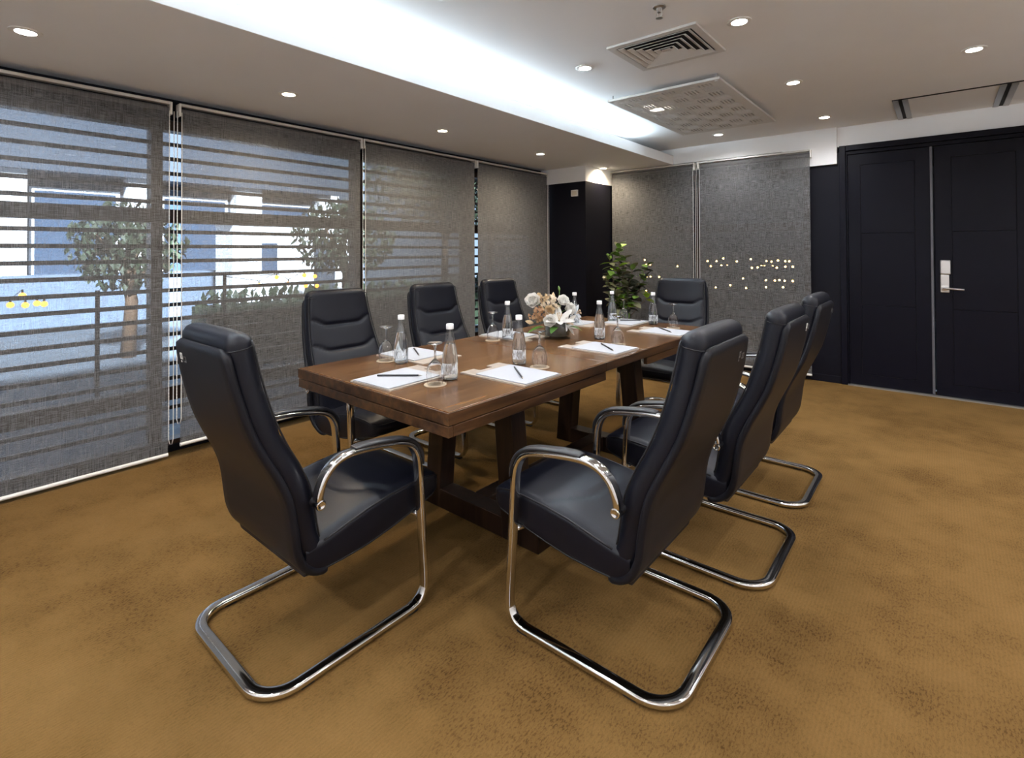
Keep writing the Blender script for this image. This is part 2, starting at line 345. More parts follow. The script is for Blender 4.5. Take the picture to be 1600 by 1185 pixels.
# windows: frames and horizontal bars ---------------------------------------
def window(name, axis, a0, a1, plane, mull):
    """axis 'y': window in the left wall spanning y a0..a1; axis 'x': in the end wall."""
    def B(mb, lo, hi, d0, d1, z0, z1):
        if axis == 'y': mb.box((plane-d1, lo, z0), (plane-d0, hi, z1))
        else: mb.box((lo, plane+d0, z0), (hi, plane+d1, z1))
        return mb
    pv = B(MB(), a0+0.02, a1-0.02, 0.075, 0.083, 0.05, 2.25)
    w = structure(name, pv, M_PANE)
    f = MB()
    for m0, m1 in mull: B(f, m0, m1, 0.02, 0.12, 0.045, 2.25)
    B(f, a0, a1, 0.02, 0.12, 2.185, 2.25); B(f, a0, a1, 0.02, 0.12, 0.045, 0.075)
    f.obj('window_frame', M_FRAME_BR, w)
    B(MB(), a0, a1, 0.015, 0.10, 1.553, 1.645).obj('transom', M_FRAME_BR, w, bevel=0.004)
    B(MB(), a0, a1, 0.015, 0.10, 0.345, 0.438).obj('transom', M_FRAME_BR, w, bevel=0.004)
    for k in range(1, 22):
        z = 0.092+0.1*k
        if 0.33 < z < 0.45 or 1.54 < z < 1.66 or z > 2.17: continue
        B(MB(), a0, a1, 0.03, 0.055, z-0.013, z+0.013).obj('louvre_bar', M_SLAT, w, bevel=0.004, seg=1)
    return w
window('window_1', 'y', YB, 1.15, XW, [(-1.6, -1.5), (-0.30, -0.20), (1.09, 1.15)])
window('window_2', 'y', 1.15, 2.66, XW, [(1.15, 1.155), (2.64, 2.66)])
window('window_3', 'y', 2.66, 4.10, XW, [(2.66, 2.72), (4.04, 4.10)])
window('window_4', 'y', 4.10, 5.41, XW, [(4.10, 4.16), (5.31, 5.41)])
window('window_5', 'x', -3.34, -2.23, YE, [(-3.34, -3.29), (-2.26, -2.23)])
window('window_6', 'x', -2.23, -1.06, YE, [(-2.23, -2.17), (-1.11, -1.06)])

# roller blinds ------------------------------------------------------------
def blind(label, loc, rz, w, ztop, zbot, chain_side, chain_bot=0.35, bracket=True):
    """local x along the width, local -y towards the room."""
    b = thing('roller_blind', label, 'blind', loc, rz, 'screen roller blinds')
    fab = MB(); nx, nz = 10, 14; h = w/2
    for s in (0, 1): pass
    fab.add([(-h+w*i/nx, 0, zbot+(ztop-0.03-zbot)*j/nz) for j in range(nz+1) for i in range(nx+1)], [(j*(nx+1)+i, j*(nx+1)+i+1, (j+1)*(nx+1)+i+1, (j+1)*(nx+1)+i) for j in range(nz) for i in range(nx)])
    fab.obj('fabric', M_FABRIC, b, fix=False)
    MB().tube([(-h+0.002, 0.022, ztop-0.032), (h-0.002, 0.022, ztop-0.032)], 0.026, 16).obj('fabric_roll', M_FABSOLID, b, smooth=40)
    MB().box((-h-0.01, -0.015, ztop+0.002), (h+0.01, 0.035, ztop+0.022)).obj('head_rail', M_RAIL, b, bevel=0.004)
    MB().tube([(-h, 0, zbot), (h, 0, zbot)], 0.012, 10).obj('hem_bar', M_PLASTIC, b, smooth=40)
    if bracket:
        for s in (-1, 1):
            MB().box((s*(h+0.003), -0.02, ztop-0.065), (s*(h+0.016), 0.05, ztop+0.02)).obj('bracket', M_PLASTIC, b, bevel=0.004)
    xs = chain_side*(h+0.012); c = MB()
    zt = ztop-0.04
    pth = [(xs-0.012, -0.012, zt-(zt-chain_bot)*i/24) for i in range(25)]+[(xs-0.006, -0.014, chain_bot-0.03), (xs+0.006, -0.014, chain_bot-0.034)]+[(xs+0.014, -0.012, chain_bot+(zt-chain_bot)*i/24) for i in range(25)]
    c.tube(pth, 0.0026, 6); ch = c.obj('bead_chain', M_PLASTIC, b, smooth=True)
    # beads of the chain, joined into one piece
    bd = MB()
    for i in range(0, 100):
        z = zt-(zt-chain_bot)*i/100
        bd.ico((xs-0.012, -0.012, z), 0.0042, 0 if False else 1); 
    bo = bd.obj('bead', M_PLASTIC, ch, smooth=True); tag(bo, kind='stuff')
    return b
XBL, YBL = -3.892, 6.045
def left_blind(y0, y1, label, zt=2.322, zb=0.03, side=-1, cb=0.35): return blind(label, (XBL, (y0+y1)/2, 0), R(90), y1-y0, zt, zb, side, cb)
left_blind(-1.20, 1.147, 'grey screen roller blind nearest the camera, at the left edge of the photo', side=1, cb=0.13)
left_blind(1.217, 2.597, 'grey screen roller blind behind the nearest window-side chair, bright building seen through it', zb=0.075, side=-1, cb=0.25)
left_blind(2.640, 4.030, 'taupe screen roller blind behind the middle chair on the window side', side=-1, cb=0.5)
left_blind(4.080, 5.365, 'taupe screen roller blind next to the dark corner column, behind the farthest window-side chair', side=1, cb=0.6)
def end_blind(x0, x1, label, zt, zb=0.06, side=1): return blind(label, ((x0+x1)/2, YBL, 0), 0, x1-x0, zt, zb, side, 0.55)
end_blind(-3.325, -2.245, 'taupe screen roller blind on the end wall behind the potted plant', 2.365, side=1)
end_blind(-2.175, -1.035, 'grey screen roller blind on the end wall beside the dark doors, lights glowing through', 2.365, side=-1)

# ceiling fittings ---------------------------------------------------------
def downlight(x, y, z, warm, label, energy=None, vis=True):
    d = thing('downlight', label, 'ceiling light', (x, y, z), 0, 'recessed downlights')
    MB().lathe([(0.040, 0.004), (0.040, -0.006), (0.055, -0.008), (0.062, -0.004), (0.062, 0.004)], 28).obj('trim_ring', M_PLASTIC, d, smooth=40)
    MB().lathe([(0.001, -0.0025), (0.039, -0.0025), (0.039, 0.004), (0.001, 0.004)], 24).obj('lens', M_LAMPW if warm else M_LAMPC, d)
    light('spot', 'SPOT', (0, 0, -0.02), energy or SPOT_W, WARM if warm else COOL, d, spot_size=R(166), spot_blend=1.0, shadow_soft_size=0.04)
    return d
for (x, y), lb in zip([(-3.30, 0.386), (-3.30, 1.658), (-3.30, 3.023), (-3.30, 4.437), (-3.27, 5.729)],
    ['cool white downlight in the soffit at the upper left corner of the photo', 'warm downlight in the soffit above the second window blind', 'warm downlight in the soffit above the gap of the second and third blinds',
     'warm downlight in the soffit above the fourth blind', 'warm downlight in the soffit just beside the corner column']):
    downlight(x, y, ZS, lb.startswith('warm'), lb, 34.0 if lb.startswith('warm') else None)
for x, y, lb in [(-0.825, 2.912, 'bright downlight right of the square air diffuser'), (-1.833, 2.973, 'downlight between the cove and the square air diffuser'),
    (-0.826, 4.236, 'downlight right of the fretwork panel'), (-0.824, 5.538, 'downlight near the end wall between the fretwork panel and the track rails'),
    (-1.813, 5.62, 'downlight just beyond the far edge of the fretwork panel'), (0.168, 4.261, 'rightmost ceiling downlight, in front of the aluminium track rails'),
    (-1.80, 4.10, 'downlight glinting through the fretwork panel'), (-1.83, 1.66, 'downlight at the top edge of the photo above the table')]:
    downlight(x, y, ZC, False, lb)
for x, y, lb in [(-0.83, 1.60, 'downlight above the near right chair, over the top edge of the photo'), (0.168, 2.9, 'downlight above the open carpet, over the top edge of the photo'), (0.168, 1.4, 'downlight above the carpet right of the camera'),  # unseen downlights, ceiling rows carried on out of frame for their light
    (1.2, 2.9, 'downlight beyond the right edge of the photo'), (1.2, 4.3, 'downlight beyond the right edge near the doors'), (-1.83, 0.3, 'downlight above the near left chair, out of frame'), (-0.83, 0.1, 'downlight above the camera position'),
    (-2.2, -1.15, 'added unseen downlight washing the wall behind the camera, left'), (-0.7, -1.15, 'added unseen downlight washing the wall behind the camera, centre'), (0.8, -1.15, 'added unseen downlight washing the wall behind the camera, right'), (1.85, 0.6, 'added unseen downlight washing the right wall near the camera'), (1.85, 2.6, 'added unseen downlight washing the middle of the right wall'), (1.85, 4.6, 'added unseen downlight washing the far end of the right wall')]:
    downlight(x, y, ZC, False, lb, 70.0 if 'washing' in lb else None)  # wall-washing lamps are added so the white walls bounce light into the room
# cove light strip lying on the soffit behind the fascia
cl = thing('cove_light_strip', 'cool white light strip hidden in the cove behind the soffit fascia', 'strip light', (0, 0, 0))
MB().box((XS-0.085, -1.2, ZS+0.03), (XS-0.035, 5.0, ZS+0.098)).obj('strip_base', M_PLASTIC, cl)
al = light('cove_area', 'AREA', (XS-0.06, 1.9, ZS+0.104), COVE_W, (0.70, 0.87, 1.0), cl, shape='RECTANGLE', size=0.03, size_y=6.2)
al.rotation_euler = Matrix(((-0.78, 0, -0.62), (0, 1, 0), (0.62, 0, -0.78))).to_euler()

# square air diffuser
df = thing('air_diffuser', 'square white four-way air diffuser in the ceiling', 'air vent', (-1.275, 3.008, ZC))
def ringbox(mb, hx, hy, wdt, z0, z1, slope=0.0):
    o = [(-hx, -hy), (hx, -hy), (hx, hy), (-hx, hy)]; i = [(-hx+wdt, -hy+wdt), (hx-wdt, -hy+wdt), (hx-wdt, hy-wdt), (-hx+wdt, hy-wdt)]
    vs = [(x, y, z0) for x, y in o]+[(x, y, z0+slope) for x, y in i]+[(x, y, z1) for x, y in o]+[(x, y, z1+slope) for x, y in i]
    fs = []
    for k in range(4):
        j = (k+1) % 4
        fs += [(k, j, 4+j, 4+k), (8+k, 12+k, 12+j, 8+j), (k, 8+k, 8+j, j), (4+k, 4+j, 12+j, 12+k)]
    return mb.add(vs, fs)
ringbox(MB(), 0.272, 0.252, 0.042, -0.014, 0.0).obj('frame', M_GRILLE, df, bevel=0.002)
MB().box((-0.232, -0.212, -0.003), (0.232, 0.212, -0.001)).obj('duct_opening', M_DUCT, df)
for k in range(5):
    hx = 0.222-0.040*k
    ringbox(MB(), hx, hx-0.02, 0.024, -0.016, -0.013, 0.012).obj('louvre', M_GRILLE, df)
MB().box((-0.026, -0.016, -0.012), (0.026, 0.016, -0.009)).obj('centre_plate', M_GRILLE, df)

# fretwork panel hung under the ceiling: slots cut right through
fp = thing('fretwork_panel', 'white laser cut fretwork panel hung under the ceiling', 'ceiling panel', (0, 0, 0))
def fret():
    x0, x1, y0, y1, zb, zt = -2.035, -1.165, 3.64, 5.20, 2.535, 2.552
    c = 0.0135; nx, ny = int((x1-x0)/c), int((y1-y0)/c); hole = [[False]*ny for _ in range(nx)]
    P = 10
    for bi in range(-1, nx//P+2):
        for bj in range(-1, ny//P+2):
            for k in range(4):
                if (bi+bj) % 2: cells = [(bi*P+1+2*k, bj*P+1+t) for t in range(8)]
                else: cells = [(bi*P+1+t, bj*P+1+2*k) for t in range(8)]
                for a, b in cells:
                    if 4 <= a < nx-4 and 4 <= b < ny-4: hole[a][b] = True
    vid = {}; mb = MB()
    def V(i, j, z):
        k = (i, j, z)
        if k not in vid: vid[k] = len(mb.v); mb.v.append((x0+(x1-x0)*i/nx, y0+(y1-y0)*j/ny, zt if z else zb))
        return vid[k]
    sol = lambda i, j: 0 <= i < nx and 0 <= j < ny and not hole[i][j]
    for i in range(nx):
        for j in range(ny):
            if not sol(i, j): continue
            mb.f.append((V(i, j, 0), V(i, j+1, 0), V(i+1, j+1, 0), V(i+1, j, 0))); mb.f.append((V(i, j, 1), V(i+1, j, 1), V(i+1, j+1, 1), V(i, j+1, 1)))
            for di, dj, a, b in ((-1, 0, (i, j), (i, j+1)), (1, 0, (i+1, j+1), (i+1, j)), (0, -1, (i+1, j), (i, j)), (0, 1, (i, j+1), (i+1, j+1))):
                if not sol(i+di, j+dj): mb.f.append((V(*a, 0), V(*b, 0), V(*b, 1), V(*a, 1)))
    mb.obj('cut_panel', M_FRET, fp, fix=False)
    for x, y in ((x0+0.03, y0+0.03), (x1-0.03, y0+0.03), (x0+0.03, y1-0.03), (x1-0.03, y1-0.03)):
        MB().lathe([(0.008, zt-0.001), (0.008, ZC)], 10, (x, y, -0.0005)).obj('spacer', M_STEEL, fp)
        MB().lathe([(0.001, zb-0.004), (0.009, zb-0.003), (0.010, zb)], 12, (x, y, 0)).obj('screw_cap', M_STEEL, fp)
fret()
# track rails near the doors
tr = thing('ceiling_track', 'aluminium partition track rails set in the ceiling by the doors', 'ceiling track', (0, 0, 0))
for xa in (-0.303, 0.352):
    for s, nm in ((0, 'rail'), (1, 'rail')):
        a = xa+s*0.066; MB().box((a, 5.33, ZC-0.008), (a+0.040, 6.10, ZC)).obj('rail', M_ALU, tr, bevel=0.002)
    MB().box((xa+0.040, 5.31, ZC-0.002), (xa+0.066, 6.10, ZC)).obj('slot', M_BLACK, tr)
MB().box((-0.303, 5.285, ZC-0.004), (1.3, 5.312, ZC)).obj('dark_line', M_BLACK, tr)  # plain black strip across the near end of the rails
# sprinkler
sp = thing('sprinkler', 'small pendent fire sprinkler head near the top edge of the photo', 'sprinkler', (-1.084, 2.471, ZC))
MB().lathe([(0.032, 0), (0.032, -0.006), (0.014, -0.010), (0.012, -0.03), (0.006, -0.034)], 18).obj('escutcheon', M_STEEL, sp, smooth=40)
for s in (-1, 1): MB().tube([(s*0.010, 0, -0.028), (s*0.014, 0, -0.045), (s*0.003, 0, -0.058)], 0.0025, 6).obj('arm', M_STEEL, sp)
MB().lathe([(0.002, -0.058), (0.018, -0.058), (0.018, -0.060), (0.002, -0.061)], 14).obj('deflector', M_STEEL, sp)
# wall box on the column
tb = thing('wall_box', 'small white control box high on the dark corner column', 'control box', (-3.49, 5.41, 2.065))
MB().box((-0.048, -0.022, -0.040), (0.048, 0, 0.040)).obj('case', M_PLASTIC, tb, bevel=0.005)
MB().box((-0.036, -0.024, -0.028), (0.036, -0.0215, 0.028)).obj('face_plate', simple('box_face', (0.62, 0.55, 0.45), 0.5), tb, bevel=0.001)

# ================================================================== TABLE
TT = 0.795
tb_rot = R(-1.0)
TC = Vector((-1.815, 2.495, 0))
tab = thing('conference_table', 'long dark walnut conference table with trestle legs in the middle of the room', 'table', TC, tb_rot)
hw, hl = 0.527, 1.262
ya, yb = -0.215, 0.215
def top_piece(y0, y1): MB().box((-hw, y0, TT-0.046), (hw, y1, TT)).obj('tabletop', M_WTOP, tab, bevel=0.003)
top_piece(-hl, ya-0.001); top_piece(ya+0.001, yb-0.001); top_piece(yb+0.001, hl)
# edge bands and aprons (darker boards around the rim)
for s in (-1, 1):
    y0, y1 = (-hl, ya) if s < 0 else (yb, hl)
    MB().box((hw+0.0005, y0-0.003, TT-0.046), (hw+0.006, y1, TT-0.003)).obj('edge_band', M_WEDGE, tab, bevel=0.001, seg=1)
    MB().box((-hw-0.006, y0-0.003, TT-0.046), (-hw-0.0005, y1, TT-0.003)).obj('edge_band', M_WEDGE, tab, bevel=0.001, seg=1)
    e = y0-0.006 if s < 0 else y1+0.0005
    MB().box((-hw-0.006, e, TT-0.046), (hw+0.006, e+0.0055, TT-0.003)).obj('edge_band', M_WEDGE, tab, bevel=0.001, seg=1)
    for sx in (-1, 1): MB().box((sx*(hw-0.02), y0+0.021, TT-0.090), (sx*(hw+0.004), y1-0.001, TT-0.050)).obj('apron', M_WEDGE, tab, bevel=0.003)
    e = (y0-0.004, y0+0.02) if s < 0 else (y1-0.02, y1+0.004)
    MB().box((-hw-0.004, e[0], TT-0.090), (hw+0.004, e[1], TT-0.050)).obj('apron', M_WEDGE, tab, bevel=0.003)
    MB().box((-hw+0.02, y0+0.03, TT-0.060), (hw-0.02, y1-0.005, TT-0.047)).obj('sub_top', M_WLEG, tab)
for sx in (-1, 1):
    a = sx*(hw+0.0005); MB().box((a, ya+0.002, TT-0.046), (a+sx*0.0055, yb-0.002, TT-0.003)).obj('edge_band', M_WEDGE, tab, bevel=0.001, seg=1)
for yy in (1.89-2.495, 3.10-2.495):
    for s in (-1, 1):
        # splayed leg: wider apart at the floor
        xb0, xt0 = s*0.315+0.0, s*0.235
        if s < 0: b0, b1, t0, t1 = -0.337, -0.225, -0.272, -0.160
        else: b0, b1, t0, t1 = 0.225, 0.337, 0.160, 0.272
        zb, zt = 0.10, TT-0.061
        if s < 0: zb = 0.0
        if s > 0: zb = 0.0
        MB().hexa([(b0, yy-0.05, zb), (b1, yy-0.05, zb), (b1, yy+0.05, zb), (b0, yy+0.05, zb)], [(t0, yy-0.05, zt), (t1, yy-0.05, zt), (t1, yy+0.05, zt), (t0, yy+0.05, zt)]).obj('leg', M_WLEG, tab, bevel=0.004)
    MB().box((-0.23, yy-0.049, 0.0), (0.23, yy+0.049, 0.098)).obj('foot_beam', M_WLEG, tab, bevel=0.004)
    MB().box((0.326, yy-0.049, 0.0), (0.440, yy+0.049, 0.098)).obj('foot_block', M_WLEG, tab, bevel=0.004)
MB().box((-0.05, 1.89-2.495+0.05, 0.012), (0.05, 3.10-2.495-0.05, 0.10)).obj('stretcher', M_WLEG, tab, bevel=0.004)

# ================================================================== CHAIRS
# local frame: x lateral, y forward (0 = rear of the floor loop), z up
SHELL = [(-0.068, 1.056), (-0.063, 1.03), (-0.043, 0.93), (-0.006, 0.80), (0.028, 0.72), (0.068, 0.64), (0.094, 0.575), (0.106, 0.52), (0.114, 0.46), (0.124, 0.395), (0.150, 0.335), (0.190, 0.298), (0.235, 0.281), (0.262, 0.279)]
WSH = [(0.0, 0.205), (0.05, 0.215), (0.16, 0.228), (0.30, 0.243), (0.40, 0.256), (0.5, 0.268), (0.62, 0.274), (0.72, 0.270), (0.80, 0.258), (0.95, 0.245)]
def arclen(pts):
    L = [0.0]
    for a, b in zip(pts, pts[1:]): L.append(L[-1]+(Vector(b)-Vector(a)).length)
    return L
def resample(pts, n):
    L = arclen(pts); out = []
    for k in range(n+1):
        s = L[-1]*k/n; i = 0
        while i < len(L)-2 and L[i+1] < s: i += 1
        t = (s-L[i])/max(1e-9, L[i+1]-L[i]); out.append((Vector(pts[i]).lerp(Vector(pts[i+1]), t), s))
    return out, L[-1]
def slab(path, width, thick, n, round_end, nf=14, ns=5, front=None, back=None, r_corner=0.05):
    """loft of rounded sections along a path in the y-z plane; normal points forward/up"""
    st, L = resample(path, n); secs = []
    for k, (p, s) in enumerate(st):
        a = st[max(0, k-1)][0]; b = st[min(n, k+1)][0]; t = (b-a).normalized(); nrm = Vector((-t.y, t.x)) if False else Vector((-t[1], t[0]))
        if nrm[0] < 0 and nrm[1] <= 0: nrm = -nrm
        w = interp(width, s); h = interp(thick, s)/2 if isinstance(thick, list) else thick/2
        d = min(s, L-s)
        if d < round_end:
            q = math.sqrt(max(0.0, 1-(1-d/round_end)**2)); h = h*max(0.25, q)
        if s < r_corner: w -= r_corner*(1-math.sqrt(max(0, 1-(1-s/r_corner)**2)))
        if L-s < r_corner: w -= r_corner*(1-math.sqrt(max(0, 1-(1-(L-s)/r_corner)**2)))
        sec = []; e = min(h, 0.028)
        for i in range(nf+1):                      # front, from -w to +w
            x = -(w-e)+2*(w-e)*i/nf; o = h
            if front: o += front(x, w, s, p)
            sec.append((x, o))
        for i in range(1, ns): th = math.pi/2-math.pi*i/ns; sec.append((w-e+e*math.cos(th), h*math.sin(th)))
        for i in range(nf+1):
            x = (w-e)-2*(w-e)*i/nf; o = -h
            if back: o += back(x, w, s, p)
            sec.append((x, o))
        for i in range(1, ns): th = -math.pi/2-math.pi*i/ns; sec.append((-(w-e)+e*math.cos(th), h*math.sin(th)))
        secs.append([(x, p[0]+nrm[0]*o, p[1]+nrm[1]*o) for x, o in sec])
    return secs
def spline2(pts, n=6): return [(v[0], v[1]) for v in cat_curve([(a, b, 0) for a, b in pts], n)]

def fwd_normals(path):
    out = []
    for k in range(len(path)):
        a = Vector(path[max(0, k-1)]); b = Vector(path[min(len(path)-1, k+1)]); t = (b-a).normalized(); out.append(Vector((-t[1], t[0])))
    return out
def offset(path, d): return [(p[0]+n[0]*d, p[1]+n[1]*d) for p, n in zip(path, fwd_normals(path))]

def build_chair():
    ch = thing('conference_chair', '', 'chair')
    sp_ = spline2(SHELL, 6)
    # path from top going down: forward normal of direction (down) is (-tz, ty) -> +y
    shell_mid = offset(sp_, 0.014)
    MB().loft(slab(shell_mid, WSH, 0.026, 64, 0.014, nf=12, r_corner=0.035)).obj('back_shell', M_SHELL, ch, smooth=60)
    # back cushion
    CU = [(-0.014, 1.106), (-0.011, 1.07), (0.009, 0.955), (0.040, 0.83), (0.075, 0.735), (0.117, 0.65), (0.146, 0.58), (0.160, 0.52), (0.170, 0.46), (0.185, 0.40), (0.215, 0.345)]
    cs = spline2(CU, 6)
    WCU = [(0.0, 0.208), (0.06, 0.213), (0.16, 0.222), (0.30, 0.236), (0.45, 0.248), (0.55, 0.252), (0.70, 0.252), (0.9, 0.245)]
    TCU = [(0.0, 0.070), (0.05, 0.074), (0.3, 0.082), (0.55, 0.088), (0.75, 0.080)]
    creases = [(0.895, 1.0), (0.735, 1.0)]
    def front(x, w, s, p):
        u = abs(x)/w
        o = 0.012*(1-u**4)
        for z0, k in creases:
            zc = z0-0.014+0.044*smooth(0.46, 0.95, u)
            d = (p[1]-zc)
            o -= 0.013*k*math.exp(-(d/0.010)**2)*(1-0.45*smooth(0.4, 0.95, u)) + 0.004*math.exp(-(d/0.035)**2)
        return o
    cu_secs = slab(cs, WCU, TCU, 96, 0.034, nf=22, front=front, r_corner=0.038)
    MB().loft(cu_secs).obj('backrest', M_LEATHER, ch, smooth=75)
    br = [o for o in ch.children if o.name.startswith('backrest')][0]
    sec = cu_secs[6]; n_ = 22; ns_ = 5
    for idx in (range(n_-1, n_+ns_+3), range(len(sec)-8, len(sec)+2)):
        MB().tube([Vector(sec[i % len(sec)])*1.0 for i in idx], 0.0022, 6).obj('seam', M_PIPING, br, smooth=True)
    # piping round the cushion front
    cs2, L = resample(cs, 60); pth = []
    def edge(side):
        out = []
        for k in range(3, 56):
            p, s = cs2[k]; a = cs2[k-1][0]; b = cs2[k+1][0]; t = (b-a).normalized(); nn = Vector((-t[1], t[0]))
            w = interp(WCU, s); h = interp(TCU, s)/2
            if s < 0.05: w -= 0.038*(1-math.sqrt(max(0, 1-(1-min(s, 0.038)/0.038)**2)))
            h2 = h-0.004; out.append((side*(w-0.005), p[0]+nn[0]*h2, p[1]+nn[1]*h2))
        return out
    l_, r_ = edge(-1), edge(1)
    p0 = l_[0]; arc = [(p0[0]*(1-2*i/10), p0[1]+0.004, p0[2]+0.011) for i in range(1, 10)]
    MB().tube(list(reversed(l_))+arc+r_, 0.0032, 6).obj('piping', M_PIPING, br, smooth=True)
    # seat
    def seat_secs():
        tp = [(0.17, 0.395), (0.22, 0.398), (0.30, 0.416), (0.40, 0.440), (0.50, 0.455), (0.60, 0.463), (0.68, 0.462), (0.73, 0.452), (0.755, 0.430)]
        bt = [(0.17, 0.300), (0.22, 0.296), (0.30, 0.296), (0.40, 0.302), (0.50, 0.318), (0.60, 0.340), (0.68, 0.362), (0.73, 0.376), (0.755, 0.392)]
        secs = []
        n = 44; nf = 20; ns = 6
        for k in range(n+1):
            y = 0.17+0.585*k/n; t, b = interp(tp, y), interp(bt, y); w = 0.250
            if y > 0.70: w -= 0.045*(1-math.sqrt(max(0, 1-((y-0.70)/0.0556)**2)))
            if k == n: t, b = 0.425, 0.398
            sec = []; e = 0.020; m = (t+b)/2; h = (t-b)/2; er = min(0.022, h)
            for i in range(nf+1):
                x = -(w-e)+2*(w-e)*i/nf; u = abs(x)/w; o = 0.020*(1-u**2.5)*smooth(0.755, 0.66, y)
                yc = 0.40+0.10*smooth(0.25, 0.9, u)
                o -= 0.009*math.exp(-((y-yc)/0.010)**2)*(1-0.5*smooth(.6, 1, u)) if y < .7 else 0
                sec.append((x, y, t+o))
            for i in range(1, ns+1): th = math.pi/2*(1-i/ns); sec.append((w-e+e*math.cos(th)*1.0, y, t-er+er*math.sin(th)))
            for i in range(1, ns): th = -math.pi/2*i/ns; sec.append((w-e+e*math.cos(th), y, b+er+er*math.sin(th)))
            for i in range(nf+1): sec.append(((w-e)-2*(w-e)*i/nf, y, b))
            for i in range(1, ns): th = -math.pi/2*(1-i/ns); sec.append((-(w-e)-e*math.cos(th), y, b+er+er*math.sin(th)))
            for i in range(0, ns): th = math.pi/2*i/ns; sec.append((-(w-e)-e*math.cos(th), y, t-er+er*math.sin(th)))
            secs.append(sec)
        return secs, tp, bt
    secs, tp, bt = seat_secs()
    st = MB().loft(secs).obj('seat', M_LEATHER, ch, smooth=70)
    def seat_pipe(dz, tab, inset):
        l = []
        for k in range(16):
            y = 0.235+0.505*k/15; w = 0.250
            if y > 0.70: w -= 0.045*(1-math.sqrt(max(0, 1-((y-0.70)/0.0556)**2)))
            l.append((-(w-inset), y, interp(tab, y)+dz))
        fr_ = [(l[-1][0]*(1-2*i/8), 0.748, l[-1][2]-0.004) for i in range(1, 8)]
        return l+fr_+[(-x, y, z) for x, y, z in reversed(l)]
    MB().tube(seat_pipe(-0.006, tp, 0.004), 0.0034, 6).obj('piping', M_PIPING, st, smooth=True)
    MB().tube(seat_pipe(0.006, bt, 0.006), 0.0034, 6).obj('piping', M_PIPING, st, smooth=True)
    # chrome cantilever frame, one continuous flat-oval tube
    zc = 0.018; hx = 0.287
    side = [(0.188, 0.548), (0.194, 0.585), (0.214, 0.628), (0.246, 0.657), (0.290, 0.671), (0.350, 0.671), (0.44, 0.660), (0.520, 0.644), (0.565, 0.620), (0.590, 0.580), (0.599, 0.53), (0.606, 0.44), (0.618, 0.25), (0.628, 0.10), (0.622, 0.058), (0.598, 0.028), (0.558, zc)]
    s3 = [(hx, v[0], v[1]) for v in cat_curve([(a, b, 0) for a, b in side], 6)]
    floor = [(hx, 0.40, zc), (hx, 0.25, zc)]
    rc = 0.105; yc = 0.020
    for i in range(0, 13):
        th = math.pi/2*i/12; floor.append((hx-rc+rc*math.cos(th), yc+rc-rc*math.sin(th), zc))
    half = s3+floor
    path = half+[(-x, y, z) for x, y, z in reversed(half)]
    path = [Vector(p) for p in path]; secs = []; a_, b_ = 0.0200, 0.0112
    for i, p in enumerate(path):
        t = (path[min(i+1, len(path)-1)]-path[max(i-1, 0)]).normalized()
        onfloor = abs(p.z-zc) < 1e-4
        s = Vector((0, 0, 1)).cross(t).normalized() if onfloor else Vector((-1, 0, 0)) if p.x > 0 else Vector((-1, 0, 0))
        if i and s.dot(prev) < 0: s = -s
        prev = s; nn = t.cross(s).normalized()
        secs.append([p+s*a_*math.copysign(abs(math.cos(q))**0.55, math.cos(q))+nn*b_*math.copysign(abs(math.sin(q))**0.5, math.sin(q)) for q in [2*math.pi*k/16 for k in range(16)]])
    MB().loft(secs).obj('frame', M_CHROME, ch, smooth=60)
    # armrest pads over the top of each arm
    for sx in (-1, 1):
        pp = [(v[0], v[1]) for v in cat_curve([(0.318, 0.684, 0), (0.38, 0.681, 0), (0.45, 0.672, 0), (0.524, 0.658, 0), (0.574, 0.632, 0), (0.604, 0.586, 0), (0.612, 0.54, 0)], 5)]
        nrm = fwd_normals(pp); sc_ = []
        for k, (p, n_) in enumerate(zip(pp, nrm)):
            q = min(1, k/3+0.3, (len(pp)-1-k)/6+0.25); hw_, ht = 0.023*min(1, 0.75+q*0.25), 0.0075*q
            sc_.append([(sx*hx+hw_*math.copysign(abs(math.cos(t))**0.6, math.cos(t)), p[0]+n_[0]*(ht*math.sin(t)+0.002), p[1]+n_[1]*(ht*math.sin(t)+0.002)) for t in [2*math.pi*j/14 for j in range(14)]])
        MB().loft(sc_).obj('armrest_pad', M_PAD, ch, smooth=60)
        b = MB().lathe([(0.002, 0.044), (0.0095, 0.045), (0.012, 0.047), (0.0155, 0.046), (0.0165, 0.043), (0.0165, 0.0), (0.002, 0.0)], 18).obj('bolt', M_CHROME, ch, smooth=40)
        b.rotation_euler = (0, sx*R(90), 0); b.location = (sx*0.262, 0.190, 0.545)
        for gy in (0.565, 0.15):
            gx = sx*hx
            MB().box((gx-0.014, gy-0.022, 0.0), (gx+0.014, gy+0.022, 0.010)).obj('foot_glide', M_RUBBER, ch, bevel=0.003)
    MB().tube([(-hx+0.006, 0.616, 0.345), (-0.24, 0.612, 0.338), (0.24, 0.612, 0.338), (hx-0.006, 0.616, 0.345)], 0.012, 10).obj('seat_bracket', M_CHROME, ch, smooth=True)
    return ch
